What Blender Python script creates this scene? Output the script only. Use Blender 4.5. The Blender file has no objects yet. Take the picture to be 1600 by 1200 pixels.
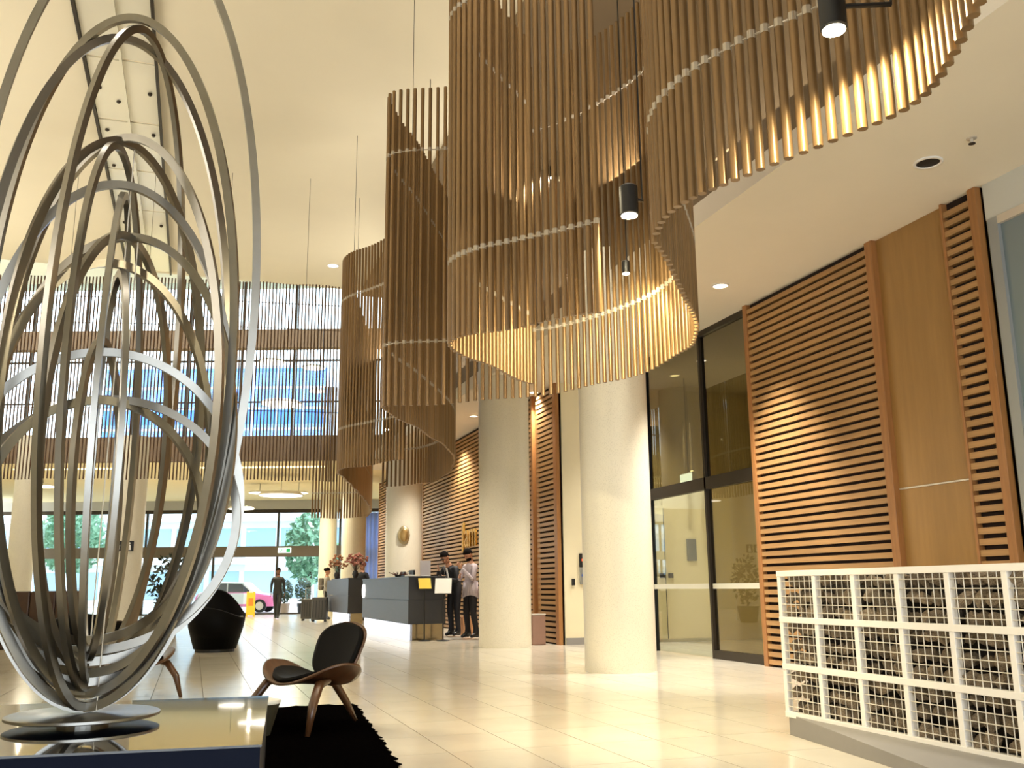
import bpy, bmesh, math, random
from mathutils import Vector, Matrix, noise

random.seed(7)
R = math.radians
SC = bpy.context.scene
COL = SC.collection

# ------------------------------------------------------------------ camera
EYE = 1.03
def make_camera():
    pitch, roll, yaw = R(12.13), R(0.55), R(18.35)
    fw = Vector((math.sin(yaw)*math.cos(pitch), math.cos(yaw)*math.cos(pitch), math.sin(pitch)))
    rt = Vector((math.cos(yaw), -math.sin(yaw), 0))
    up = rt.cross(fw)
    rt2 = rt*math.cos(roll) - up*math.sin(roll)
    up2 = up*math.cos(roll) + rt*math.sin(roll)
    cd = bpy.data.cameras.new('camera'); cam = bpy.data.objects.new('camera', cd); COL.objects.link(cam)
    m = Matrix((rt2, up2, -fw)).transposed().to_4x4()
    m.translation = Vector((0, 0, EYE))
    cam.matrix_world = m
    cd.sensor_width = 36.0
    cd.lens = 1480/1600*36.0
    cd.clip_start = 0.05; cd.clip_end = 400
    SC.camera = cam
make_camera()
YAW = 18.35
FR = -R(YAW)                       # the street front stands turned by this angle to the long wall
def far(u, w, z=0.0):              # point given along / across the street front
    c, s = math.cos(R(YAW)), math.sin(R(YAW))
    return Vector((u*c + w*s, -u*s + w*c, z))

# ------------------------------------------------------------------ world, view
SC.view_settings.view_transform = 'Standard'
SC.view_settings.look = 'None'
SC.view_settings.exposure = 0.0
SC.view_settings.gamma = 1.0
SC.view_settings.use_curve_mapping = False
W = bpy.data.worlds.new('overcast_sky'); SC.world = W; W.use_nodes = True
bg = W.node_tree.nodes['Background']
bg.inputs['Color'].default_value = (0.80, 0.90, 1.0, 1)
bg.inputs['Strength'].default_value = 6.0
SC.cycles.use_denoising = True
SC.cycles.max_bounces = 8
SC.cycles.diffuse_bounces = 4
SC.cycles.transparent_max_bounces = 24
SC.cycles.sample_clamp_indirect = 6.0
SC.cycles.caustics_reflective = False
SC.cycles.caustics_refractive = False

WARM = (1.0, 0.935, 0.82)
def light(name, kind, loc, energy, color=WARM, aim=None, **kw):
    d = bpy.data.lights.new(name, kind); d.energy = energy; d.color = color
    for k, v in kw.items(): setattr(d, k, v)
    o = bpy.data.objects.new(name, d); COL.objects.link(o); o.location = loc
    if aim is not None:
        o.rotation_euler = (Vector(aim) - Vector(loc)).to_track_quat('-Z', 'Y').to_euler()
    return o
# unseen linear uplights added to brighten the ceiling, over the bulkhead and left side
for y in (1, 8, 15, 21.5):
    light('added_uplight', 'AREA', (5.6, y, 5.6), 190, WARM, (4.6, y, 9.0), shape='RECTANGLE', size=0.5, size_y=6.0)
    light('added_uplight', 'AREA', (-7.6, y, 5.4), 280, WARM, (-3.5, y, 9.0), shape='RECTANGLE', size=0.5, size_y=6.0)

# ------------------------------------------------------------------ materials
def lin(c):
    return tuple(((v/255)/12.92 if v/255 <= 0.04045 else ((v/255+0.055)/1.055)**2.4) for v in c)
MATS = {}
def mat(name, rgb, rough=0.5, metal=0.0, vary=0.0, scale=6.0, stretch=(1, 1, 1), bump=0.0, bscale=40.0, rgb2=None,
        emit=None, estr=0.0, spec=0.5, alpha_mix=None, rnd=0.0, coat=0.0, speck=None):
    if name in MATS: return MATS[name]
    m = bpy.data.materials.new(name); m.use_nodes = True
    nt = m.node_tree; b = nt.nodes['Principled BSDF']
    c = lin(rgb) + (1,)
    b.inputs['Base Color'].default_value = c
    b.inputs['Roughness'].default_value = rough
    b.inputs['Metallic'].default_value = metal
    b.inputs['Specular IOR Level'].default_value = spec
    b.inputs['Coat Weight'].default_value = coat
    tc = None
    def coords():
        nonlocal tc
        if tc is None:
            t = nt.nodes.new('ShaderNodeTexCoord'); mp = nt.nodes.new('ShaderNodeMapping')
            mp.inputs['Scale'].default_value = stretch
            nt.links.new(t.outputs['Object'], mp.inputs['Vector']); tc = mp
        return tc.outputs['Vector']
    col_out = None
    if vary > 0 or rgb2 is not None:
        n = nt.nodes.new('ShaderNodeTexNoise'); n.inputs['Scale'].default_value = scale
        n.inputs['Detail'].default_value = 5; n.inputs['Roughness'].default_value = 0.6
        nt.links.new(coords(), n.inputs['Vector'])
        r = nt.nodes.new('ShaderNodeValToRGB')
        r.color_ramp.elements[0].position = 0.3; r.color_ramp.elements[1].position = 0.7
        c2 = lin(rgb2) + (1,) if rgb2 else tuple(max(0, v*(1-vary)) for v in c[:3]) + (1,)
        r.color_ramp.elements[0].color = c2
        r.color_ramp.elements[1].color = c
        nt.links.new(n.outputs['Fac'], r.inputs['Fac']); col_out = r.outputs['Color']
    if speck is not None:
        v = nt.nodes.new('ShaderNodeTexVoronoi'); v.inputs['Scale'].default_value = speck[0]
        nt.links.new(coords(), v.inputs['Vector'])
        r = nt.nodes.new('ShaderNodeValToRGB')
        r.color_ramp.elements[0].position = 0.18; r.color_ramp.elements[0].color = lin(speck[1]) + (1,)
        r.color_ramp.elements[1].position = 0.34; r.color_ramp.elements[1].color = c
        nt.links.new(v.outputs['Distance'], r.inputs['Fac'])
        if col_out is None: col_out = r.outputs['Color']
        else:
            mx = nt.nodes.new('ShaderNodeMixRGB'); mx.blend_type = 'MIX'; mx.inputs[0].default_value = 0.5
            nt.links.new(col_out, mx.inputs[1]); nt.links.new(r.outputs['Color'], mx.inputs[2]); col_out = mx.outputs[0]
    if rnd > 0:
        oi = nt.nodes.new('ShaderNodeObjectInfo'); mr = nt.nodes.new('ShaderNodeMapRange')
        mr.inputs['To Min'].default_value = 1-rnd; mr.inputs['To Max'].default_value = 1+rnd*0.5
        nt.links.new(oi.outputs['Random'], mr.inputs['Value'])
        mx = nt.nodes.new('ShaderNodeMixRGB'); mx.blend_type = 'MULTIPLY'; mx.inputs[0].default_value = 1
        if col_out is None: mx.inputs[1].default_value = c
        else: nt.links.new(col_out, mx.inputs[1])
        nt.links.new(mr.outputs['Result'], mx.inputs[2]); col_out = mx.outputs[0]
    if col_out is not None: nt.links.new(col_out, b.inputs['Base Color'])
    if bump > 0:
        n = nt.nodes.new('ShaderNodeTexNoise'); n.inputs['Scale'].default_value = bscale; n.inputs['Detail'].default_value = 4
        nt.links.new(coords(), n.inputs['Vector'])
        bp = nt.nodes.new('ShaderNodeBump'); bp.inputs['Strength'].default_value = bump; bp.inputs['Distance'].default_value = 0.02
        nt.links.new(n.outputs['Fac'], bp.inputs['Height']); nt.links.new(bp.outputs['Normal'], b.inputs['Normal'])
    if emit is not None:
        b.inputs['Emission Color'].default_value = lin(emit) + (1,)
        b.inputs['Emission Strength'].default_value = estr
    MATS[name] = m
    return m
def glass(name, tint=(255, 255, 255), refl=0.08, rough=0.0):
    if name in MATS: return MATS[name]
    m = bpy.data.materials.new(name); m.use_nodes = True; nt = m.node_tree; nt.nodes.clear()
    o = nt.nodes.new('ShaderNodeOutputMaterial'); mx = nt.nodes.new('ShaderNodeMixShader')
    t = nt.nodes.new('ShaderNodeBsdfTransparent'); g = nt.nodes.new('ShaderNodeBsdfGlossy')
    lw = nt.nodes.new('ShaderNodeLayerWeight'); lw.inputs['Blend'].default_value = 0.5
    pw = nt.nodes.new('ShaderNodeMath'); pw.operation = 'POWER'; pw.inputs[1].default_value = 4.0
    t.inputs['Color'].default_value = lin(tint) + (1,); g.inputs['Roughness'].default_value = rough
    ad = nt.nodes.new('ShaderNodeMath'); ad.operation = 'ADD'; ad.inputs[1].default_value = refl; ad.use_clamp = True
    nt.links.new(lw.outputs['Facing'], pw.inputs[0]); nt.links.new(pw.outputs[0], ad.inputs[0])
    nt.links.new(ad.outputs[0], mx.inputs[0]); nt.links.new(t.outputs[0], mx.inputs[1]); nt.links.new(g.outputs[0], mx.inputs[2])
    nt.links.new(mx.outputs[0], o.inputs['Surface'])
    MATS[name] = m; return m

M_CEIL = mat('cream_plaster', (236, 226, 200), 0.85, vary=0.04, scale=0.6, bump=0.04, bscale=3)
M_SOFF = mat('soffit_plaster', (230, 220, 202), 0.8, vary=0.04, scale=0.8)
M_WALL = mat('cream_wall', (232, 220, 186), 0.55, vary=0.05, scale=1.5)
M_TILE = mat('limestone_tile', (217, 209, 193), 0.16, vary=0.08, scale=2.2, rnd=0.05, spec=0.5)
M_JOINT = mat('tile_joint', (96, 84, 66), 0.9)
M_SLAT = mat('oak_slat', (184, 142, 92), 0.42, vary=0.30, scale=3.0, stretch=(2, 0.35, 9), rnd=0.10)
M_POST = mat('oak_post', (170, 118, 68), 0.38, vary=0.28, scale=3.0, stretch=(9, 9, 0.5))
M_PANEL = mat('veneer_panel', (160, 122, 70), 0.30, vary=0.16, scale=2.0, stretch=(6, 6, 0.6), spec=0.5)
M_DARK = mat('dark_backing', (38, 22, 14), 0.9)
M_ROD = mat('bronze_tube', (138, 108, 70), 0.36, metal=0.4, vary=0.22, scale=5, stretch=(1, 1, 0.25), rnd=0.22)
M_RODD = mat('backlit_bronze_tube', (92, 68, 46), 0.42, metal=0.4, rnd=0.15)  # same bronze tube, with its backlit shade put into the colour
M_CLIP = mat('pale_clip', (214, 204, 190), 0.25, metal=0.3)
M_BAND = mat('clear_connector', (176, 164, 146), 0.2, metal=0.2)
M_COLM = mat('pale_terrazzo', (226, 219, 200), 0.45, speck=(70, (176, 168, 148)), vary=0.06, scale=4)
M_STEEL = mat('brushed_steel', (150, 146, 138), 0.30, metal=1.0, vary=0.2, scale=4, stretch=(1, 1, 1))
M_BLACKGL = mat('black_lacquer', (10, 13, 22), 0.04, spec=0.7, coat=0.6)
M_NAVY = mat('dark_navy', (8, 14, 32), 0.4, spec=0.06)
M_BRONZE = mat('dark_bronze_frame', (58, 50, 40), 0.4, metal=0.5)
M_BLACK = mat('matt_black', (14, 13, 13), 0.5)
M_WHITEF = mat('white_powder_coat', (238, 234, 228), 0.4)
M_WIRE = mat('galvanised_wire', (226, 220, 208), 0.35, metal=0.4)
M_STONE = mat('brown_rock', (168, 150, 126), 0.85, rgb2=(92, 78, 62), scale=9, bump=0.5, bscale=30, rnd=0.45)
M_GREYB = mat('grey_base', (142, 138, 134), 0.6, vary=0.06)
M_LEATHER = mat('black_leather', (7, 6, 6), 0.5, bump=0.08, bscale=90, spec=0.08)
M_BROWNL = mat('brown_leather', (78, 54, 40), 0.42, vary=0.25, scale=5, bump=0.08, bscale=70)
M_WALNUT = mat('walnut_veneer', (92, 60, 36), 0.3, vary=0.45, scale=3.5, stretch=(1.2, 7, 2), coat=0.15)
M_RUG = mat('black_wool', (5, 4, 4), 1.0, bump=0.6, bscale=160, spec=0.0)
M_DESK = mat('charcoal_panel', (76, 75, 80), 0.45, vary=0.15, scale=8, stretch=(1, 0.3, 4))
M_DESKD = mat('dark_charcoal', (40, 38, 38), 0.4, vary=0.15, scale=6)
M_GLOW = mat('lit_plinth', (255, 255, 255), 0.5, emit=(226, 234, 255), estr=0.85)
M_LAMP = mat('lamp_glow', (255, 255, 255), 0.4, emit=(255, 240, 205), estr=60)
M_DOWN = mat('downlight_glow', (255, 255, 255), 0.4, emit=(255, 244, 218), estr=9)
M_PEND = mat('pendant_glow', (255, 255, 255), 0.4, emit=(255, 250, 238), estr=3.2)
M_GOLD = mat('gold_metal', (214, 170, 84), 0.25, metal=0.9)
M_SKIN = mat('skin', (176, 128, 98), 0.55)
M_HAIR = mat('dark_hair', (18, 14, 12), 0.9, spec=0.1)
M_SUIT = mat('navy_suit', (22, 22, 28), 0.7)
M_SHIRT = mat('lilac_grey_shirt', (192, 180, 186), 0.85)
M_TROU = mat('dark_trousers', (26, 23, 24), 0.8)
M_GREYT = mat('stone_grey_top', (150, 146, 136), 0.8)
M_SHOE = mat('black_shoe', (14, 12, 12), 0.35)
M_WHITE = mat('plain_white', (240, 240, 238), 0.5)
M_PAPER = mat('paper', (242, 240, 232), 0.7)
M_YELL = mat('yellow_paper', (240, 206, 70), 0.7)
M_GLASS = glass('clear_glass', (240, 246, 246), 0.05)
M_TINT = glass('tinted_glass', (172, 166, 140), 0.10)
M_TINT2 = glass('lightly_tinted_glass', (206, 200, 176), 0.08)
M_LEAF = mat('tree_leaf', (160, 206, 178), 0.6, rgb2=(92, 146, 116), scale=3)
M_BARK = mat('bark', (74, 62, 50), 0.9)

# ------------------------------------------------------------------ mesh builder
class MB:
    def __init__(self): self.v = []; self.f = []; self.mi = []; self.cur = 0
    def _add(self, vs, fs):
        b = len(self.v); self.v += [tuple(p) for p in vs]
        for f in fs: self.f.append([i+b for i in f]); self.mi.append(self.cur)
    def box(self, x0, x1, y0, y1, z0, z1, M=None):
        vs = [Vector((x, y, z)) for z in (z0, z1) for y in (y0, y1) for x in (x0, x1)]
        if M is not None: vs = [M @ p for p in vs]
        self._add(vs, [(0, 2, 3, 1), (4, 5, 7, 6), (0, 1, 5, 4), (2, 6, 7, 3), (0, 4, 6, 2), (1, 3, 7, 5)]); return self
    def quad(self, a, b, c, d): self._add([a, b, c, d], [(0, 1, 2, 3)]); return self
    def cyl(self, p, q, r0, r1=None, n=12, cap=True):
        p, q = Vector(p), Vector(q); r1 = r0 if r1 is None else r1
        d = (q-p).normalized(); a = d.orthogonal().normalized(); b = d.cross(a)
        vs = []
        for c, r in ((p, r0), (q, r1)):
            vs += [c + (a*math.cos(2*math.pi*i/n) + b*math.sin(2*math.pi*i/n))*r for i in range(n)]
        fs = [(i, (i+1) % n, n+(i+1) % n, n+i) for i in range(n)]
        if cap: fs += [tuple(reversed(range(n))), tuple(range(n, 2*n))]
        self._add(vs, fs); return self
    def lathe(self, prof, n=24, c=(0, 0, 0), cap=True):
        cx, cy, cz = c; vs = []
        for r, z in prof:
            vs += [(cx+r*math.cos(2*math.pi*i/n), cy+r*math.sin(2*math.pi*i/n), cz+z) for i in range(n)]
        fs = []
        for k in range(len(prof)-1):
            fs += [(k*n+i, k*n+(i+1) % n, (k+1)*n+(i+1) % n, (k+1)*n+i) for i in range(n)]
        if cap:
            fs += [tuple(reversed(range(n))), tuple(range((len(prof)-1)*n, len(prof)*n))]
        self._add(vs, fs); return self
    def tube(self, pts, r, n=6, closed=False, radii=None):
        pts = [Vector(p) for p in pts]; m = len(pts); vs = []; a = None
        for i, p in enumerate(pts):
            if closed: d = pts[(i+1) % m]-pts[i-1]
            else: d = pts[min(i+1, m-1)]-pts[max(i-1, 0)]
            d.normalize()
            if a is None: a = d.orthogonal().normalized()
            a = (a - d*a.dot(d)).normalized(); b = d.cross(a); rr = radii[i] if radii else r
            vs += [p + (a*math.cos(2*math.pi*k/n)+b*math.sin(2*math.pi*k/n))*rr for k in range(n)]
        fs = []
        for i in range(m if closed else m-1):
            j = (i+1) % m
            fs += [(i*n+k, i*n+(k+1) % n, j*n+(k+1) % n, j*n+k) for k in range(n)]
        if not closed: fs += [tuple(reversed(range(n))), tuple(range((m-1)*n, m*n))]
        self._add(vs, fs); return self
    def ball(self, c, r, sx=1, sy=1, sz=1, n=12, m=8, M=None):
        vs = []; c = Vector(c)
        for i in range(1, m):
            t = math.pi*i/m
            for k in range(n):
                p = 2*math.pi*k/n
                vs.append(Vector((r*sx*math.sin(t)*math.cos(p), r*sy*math.sin(t)*math.sin(p), r*sz*math.cos(t))))
        vs.append(Vector((0, 0, r*sz))); vs.append(Vector((0, 0, -r*sz)))
        if M is not None: vs = [M @ p for p in vs]
        vs = [c+p for p in vs]; fs = []
        for i in range(m-2):
            fs += [(i*n+k, (i+1)*n+k, (i+1)*n+(k+1) % n, i*n+(k+1) % n) for k in range(n)]
        T, B = (m-1)*n, (m-1)*n+1
        fs += [(T, k, (k+1) % n) for k in range(n)] + [(B, (m-2)*n+(k+1) % n, (m-2)*n+k) for k in range(n)]
        self._add(vs, fs); return self
    def prism(self, poly, axis_from, axis_to, M=None):
        # poly of (a,b) extruded; axis_from/to along the third axis (x): points are (t,a,b)
        n = len(poly)
        vs = [Vector((axis_from, a, b)) for a, b in poly] + [Vector((axis_to, a, b)) for a, b in poly]
        if M is not None: vs = [M @ p for p in vs]
        self._add(vs, [tuple(reversed(range(n))), tuple(range(n, 2*n))] + [(i, (i+1) % n, n+(i+1) % n, n+i) for i in range(n)])
        return self
    def mesh(self, name, mats, smooth=False):
        me = bpy.data.meshes.new(name); me.from_pydata(self.v, [], self.f)
        for m in (mats if isinstance(mats, (list, tuple)) else [mats]): me.materials.append(m)
        if len(me.materials) > 1: me.polygons.foreach_set('material_index', self.mi)
        me.validate(); me.update()
        bm = bmesh.new(); bm.from_mesh(me); bmesh.ops.recalc_face_normals(bm, faces=bm.faces); bm.to_mesh(me); bm.free()
        if smooth: me.polygons.foreach_set('use_smooth', [True]*len(me.polygons))
        return me
    def build(self, name, mats, parent=None, smooth=False, bevel=0.0, subsurf=0, auto=None):
        return link(name, self.mesh(name, mats, smooth or auto is not None), parent, bevel, subsurf, auto)
def link(name, me, parent=None, bevel=0.0, subsurf=0, auto=None):
    o = bpy.data.objects.new(name, me); COL.objects.link(o)
    if parent is not None: o.parent = parent
    if bevel > 0:
        b = o.modifiers.new('bevel', 'BEVEL'); b.width = bevel; b.segments = 2; b.limit_method = 'ANGLE'; b.angle_limit = R(40)
    if subsurf:
        s = o.modifiers.new('subsurf', 'SUBSURF'); s.levels = subsurf; s.render_levels = subsurf
    if auto is not None:
        me.polygons.foreach_set('use_smooth', [True]*len(me.polygons))
        try: me.set_sharp_from_angle(angle=R(auto))
        except Exception: pass
    return o
def thing(name, label, cat, loc=(0, 0, 0), rz=0.0, group=None, kind=None):
    o = bpy.data.objects.new(name, None); COL.objects.link(o); o.empty_display_size = 0.1
    o.location = loc; o.rotation_euler = (0, 0, rz)
    return tag(o, label, cat, group, kind)
def tag(o, label, cat=None, group=None, kind=None):
    o['label'] = label
    if cat: o['category'] = cat
    if group: o['group'] = group
    if kind: o['kind'] = kind
    return o
def struct(o, label=None):
    o['kind'] = 'structure'
    if label: o['label'] = label
    return o
def smooth_path(pts, step):
    """Catmull-Rom through plan points, resampled to even steps."""
    P = [Vector((p[0], p[1], 0)) for p in pts]
    P = [P[0]*2-P[1]] + P + [P[-1]*2-P[-2]]
    fine = []
    for i in range(1, len(P)-2):
        a, b, c, d = P[i-1:i+3]
        for k in range(24):
            t = k/24
            fine.append(0.5*((2*b)+(c-a)*t+(2*a-5*b+4*c-d)*t*t+(3*b-a-3*c+d)*t**3))
    fine.append(P[-2]); out = [fine[0]]; acc = 0
    for i in range(1, len(fine)):
        seg = (fine[i]-fine[i-1]).length; pos = 0
        while acc + seg - pos >= step:
            pos += step-acc; acc = 0
            out.append(fine[i-1].lerp(fine[i], pos/seg))
        acc += seg-pos
    return out

# ================================================================== THE SETTING
# ---- floor: bed, the near tiles one by one, the far ones as one part
floor = struct(MB().box(-9, 12, -6, 46, -0.30, -0.008).build('floor', M_JOINT))
TX, TY, G = 0.487, 0.72, 0.006
tile_me = MB().box(-TX/2+G/2, TX/2-G/2, -TY/2+G/2, TY/2-G/2, -0.008, 0.0).mesh('floor_tile', M_TILE)
cells = []
for i in range(-22, 23):
    for j in range(-14, 56):
        x, y = 1.62+TX*(i+0.5), 5.51+TY*(j+0.5)
        if -9 < x < 12 and -5.6 < y < 45.5: cells.append((x, y))
def seen(x, y):
    d = Vector((x, y)); a = math.degrees(math.atan2(x, y))-YAW
    return abs(a) < 29 and y > 4.4 and not (x > 4.0 and y < 6.2) and not (x < 1.1 and 4.5 < y < 8.8)
near = sorted([c for c in cells if seen(*c) and c[0] < 7.3], key=lambda c: math.hypot(*c))[:290]
ns = set(near)
for x, y in near:
    o = link('floor_tile', tile_me, floor); o.location = (x, y, 0)
mb = MB()
for c in cells:
    if c not in ns:
        x, y = c; mb.box(x-TX/2+G/2, x+TX/2-G/2, y-TY/2+G/2, y+TY/2-G/2, -0.008, 0.0)
o = mb.build('far_tiles', M_TILE, floor); o['kind'] = 'stuff'

# ---- ceilings
ZC, ZS = 9.0, 4.87
ceil = struct(MB().box(-8.4, 3.9, -6.5, 24.8, ZC, ZC+0.4).build('ceiling', M_CEIL))
M_TAUPE = mat('taupe_paint', (122, 102, 74), 0.7, vary=0.06, scale=1.0)
struct(MB().box(3.9, 5.9, -6.5, 24.8, ZC-0.15, ZC+0.4).build('ceiling_recess', M_TAUPE))
sof = struct(MB().box(5.0, 7.6, -6.5, 31.0, ZS, ZS+0.25).build('ceiling_soffit', M_SOFF))
MB().box(5.0, 5.15, -6.5, 31.0, ZS+0.25, 5.45).build('upstand', M_TAUPE, sof)
MB().box(5.9, 6.0, -6.5, 31.0, ZS+0.25, ZC+0.4).build('upper_wall_face', M_TAUPE, sof)
# long glossy strip with two rails and bolt heads let into the high ceiling
tr = struct(MB().box(-2.02, -0.98, 6.0, 24.6, ZC-0.03, ZC).build('trim_1', M_CEIL), 'pale glossy metal strip running along the high ceiling')
gl = mat('glossy_white_metal', (236, 232, 214), 0.16, metal=0.25)
for k in range(9):
    MB().box(-1.99, -1.52, 6.1+k*2.05, 8.09+k*2.05, ZC-0.055, ZC-0.03).build('strip_panel', gl, tr)
    MB().box(-1.48, -1.01, 6.1+k*2.05, 8.09+k*2.05, ZC-0.045, ZC-0.03).build('strip_panel', gl, tr)
for x in (-2.02, -1.5, -0.99):
    MB().box(x-0.022, x+0.022, 6.0, 24.6, ZC-0.10, ZC-0.03).build('rail', M_BRONZE if x != -1.5 else gl, tr)
bolt = MB().lathe([(0.035, 0), (0.035, -0.03), (0.02, -0.045)], 8).mesh('bolt', M_BRONZE)
for x in (-1.88, -1.62, -1.12):
    for k in range(10):
        o = link('bolt', bolt, tr); o.location = (x, 9.2+k*1.5+(0.4 if x == -1.62 else 0), ZC-0.05)

# ---- walls
wr = struct(MB().box(7.25, 7.45, -6.5, 11.2, 0, ZS).build('wall_right', M_WALL))
struct(MB().box(-8.6, -8.4, -6.5, 44, 0, ZC).build('wall_left', M_WALL))
wb = struct(MB().box(-8.4, -4.5, -6.5, -6.3, 0, ZC).box(6.2, 7.25, -6.5, -6.3, 0, ZS).box(-4.5, 6.2, -6.5, -6.3, 4.2, ZC).build('wall_back', M_WALL))
# the lift lobby behind the glass door
struct(MB().box(6.5, 10.6, 16.65, 16.85, 0, ZS).build('wall_lobby_end', M_WALL))
struct(MB().box(10.6, 10.8, 11.0, 16.85, 0, ZS).build('wall_lobby_back', M_WALL))
struct(MB().box(7.45, 10.8, 11.0, 11.2, 0, ZS).build('wall_lobby_side', M_WALL))
struct(MB().box(7.6, 10.8, 11.0, 16.85, ZS, ZS+0.2).build('ceiling_lobby', M_SOFF))
struct(MB().box(6.5, 6.7, 16.85, 35.2, 0, ZS).build('wall_reception', M_WALL))
struct(MB().box(6.52, 7.28, 16.63, 16.65, 0, 0.12).build('baseboard_lobby', M_GREYB))

# ---- columns
def column(x, y, r, z1, label, name='column'):
    o = MB().lathe([(r, 0), (r, z1)], 48).build(name, M_COLM, auto=40); o.location = (x, y, 0)
    return tag(o, label, 'column')
column(5.16, 11.32, 0.45, 5.45, 'thick pale round column nearest the camera, beside the glass door')
column(5.36, 16.68, 0.47, 5.45, 'pale round column right of the man in the lilac grey shirt')
c3 = column(5.35, 25.6, 0.49, ZS, 'pale round column behind the reception desk with an oval brass plaque')
column(5.25, 33.6, 0.42, 4.9, 'round column behind the far desk, right of the slim one')
column(5.0, 38.5, 0.34, 4.9, 'slimmest round column by the entrance, left of the far desk flowers')
column(-1.62, 25.9, 0.37, 4.9, 'round column seen through the steel rings, with a toilet sign')
column(-4.1, 26.5, 0.30, 4.9, 'round column seen through the left edge of the steel rings')

# ---- slatted timber panels
def slat_panel(name, x, y0, y1, label, z1=ZS, post0=0.10, post1=0.10, pitch=0.098, depth=0.062, z0=0.0):
    """Panel on a wall facing -x, from y0 (far) to y1 (near); slats one by one."""
    t = thing(name, label, 'wall panel', (x, (y0+y1)/2, 0))
    L = y0-y1
    MB().box(0.0, 0.03, -L/2, L/2, z0, z1).build('backing', M_DARK, t)
    a, b = -L/2+post1, L/2-post0
    if post0: MB().box(-0.075, 0.03, b, L/2, z0, z1).build('post', M_POST, t, bevel=0.004)
    if post1: MB().box(-0.075, 0.03, -L/2, a, z0, z1).build('post', M_POST, t, bevel=0.004)
    sm = MB().box(-depth, 0.0, a, b, 0.0, 0.060).mesh('slat', M_SLAT)
    n = int((z1-z0-0.04)/pitch)
    for k in range(n+1):
        z = z0+0.03+k*pitch
        if z+0.066 > z1: break
        o = link('slat', sm, t); o.location = (0, 0, z)
    return t
slat_panel('slatted_timber_panel', 7.195, 11.15, 8.42, 'large slatted timber wall panel above the stone filled cage, right of the glass door', post0=0.09, post1=0.12)
slat_panel('slatted_timber_panel', 7.195, 7.36, 6.88, 'narrow slatted timber strip at the far right beside the grey window', post0=0.03, post1=0.10, pitch=0.104)
slat_panel('slatted_timber_panel', 6.445, 17.75, 16.62, 'narrow slatted timber strip between the two nearest columns', post0=0.0, post1=0.16)
slat_panel('slatted_timber_panel', 6.445, 28.2, 17.95, 'long slatted timber wall behind the reception desk carrying gold letters', post0=0.45, post1=0.1)
slat_panel('slatted_timber_panel', 6.445, 35.0, 28.25, 'far slatted timber wall left of the column with the oval plaque', post0=0.05, post1=0.1)
pl = MB().box(6.44, 6.50, 17.75, 17.95, 0, ZS).build('timber_post', M_POST); tag(pl, 'upright orange timber board left of the narrow slatted strip between columns', 'timber post')
vp = thing('plain_timber_cladding', 'plain smooth timber wall panel between the two slatted parts, with a thin pale joint', 'wall panel', (7.195, 7.89, 0))
MB().box(0, 0.03, -0.53, 0.53, 0, 2.02).build('lower_board', M_PANEL, vp)
MB().box(0, 0.03, -0.53, 0.53, 2.04, ZS).build('upper_board', M_PANEL, vp)
MB().box(-0.006, 0.03, -0.50, 0.53, 2.022, 2.038).build('metal_joint', M_CLIP, vp)

# ---- grey window at the far right
wg = struct(MB().box(7.18, 7.25, 4.6, 6.84, 4.5, ZS).build('window_1', mat('pale_bulkhead', (206, 206, 198), 0.6)), 'pale bulkhead over a grey glazed window')
MB().box(7.17, 7.24, 6.70, 6.82, 0, 4.5).build('window_frame', mat('grey_frame', (150, 152, 150), 0.4), wg)
MB().box(7.21, 7.24, 4.6, 6.70, 2.2, 4.42).build('pane', mat('grey_blue_glass', (120, 134, 140), 0.12, spec=0.7), wg)
MB().box(7.17, 7.24, 4.6, 6.70, 1.9, 2.2).build('window_sill', M_WHITEF, wg)
MB().box(7.17, 7.24, 4.6, 6.70, 4.42, 4.5).build('window_frame', M_CLIP, wg)

# ---- glass door to the lift lobby
gd = struct(MB().box(7.20, 7.30, 11.2, 15.2, 2.44, 2.62).build('door_1', M_BRONZE), 'tall glass door with dark bronze transom and upper panes')
for y, w, z0, z1 in ((11.23, 0.06, 0, ZS), (12.58, 0.05, 0, ZS), (14.52, 0.12, 0, ZS), (15.17, 0.06, 0, ZS)):
    MB().box(7.20, 7.30, y-w/2, y+w/2, z0, z1).build('mullion', M_BRONZE if y != 14.52 else M_BLACK, gd)
MB().box(7.20, 7.30, 11.2, 15.2, ZS-0.08, ZS).build('head_frame', M_BRONZE, gd)
MB().box(7.20, 7.30, 11.26, 12.55, 0, 0.12).build('bottom_rail', M_BRONZE, gd)
for y0, y1 in ((11.26, 12.555), (12.605, 14.46), (14.58, 15.14)):
    MB().box(7.245, 7.255, y0, y1, 2.62, ZS-0.08).build('pane', M_TINT, gd)
    MB().box(7.245, 7.255, y0, y1, 0.12 if y1 < 12.6 else 0.01, 2.44).build('pane', M_TINT2 if y1 < 12.6 else M_GLASS, gd)
    MB().box(7.235, 7.243, y0, y1, 0.985, 1.06).build('safety_stripe', mat('frosted_stripe', (214, 212, 196), 0.6), gd)
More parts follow.
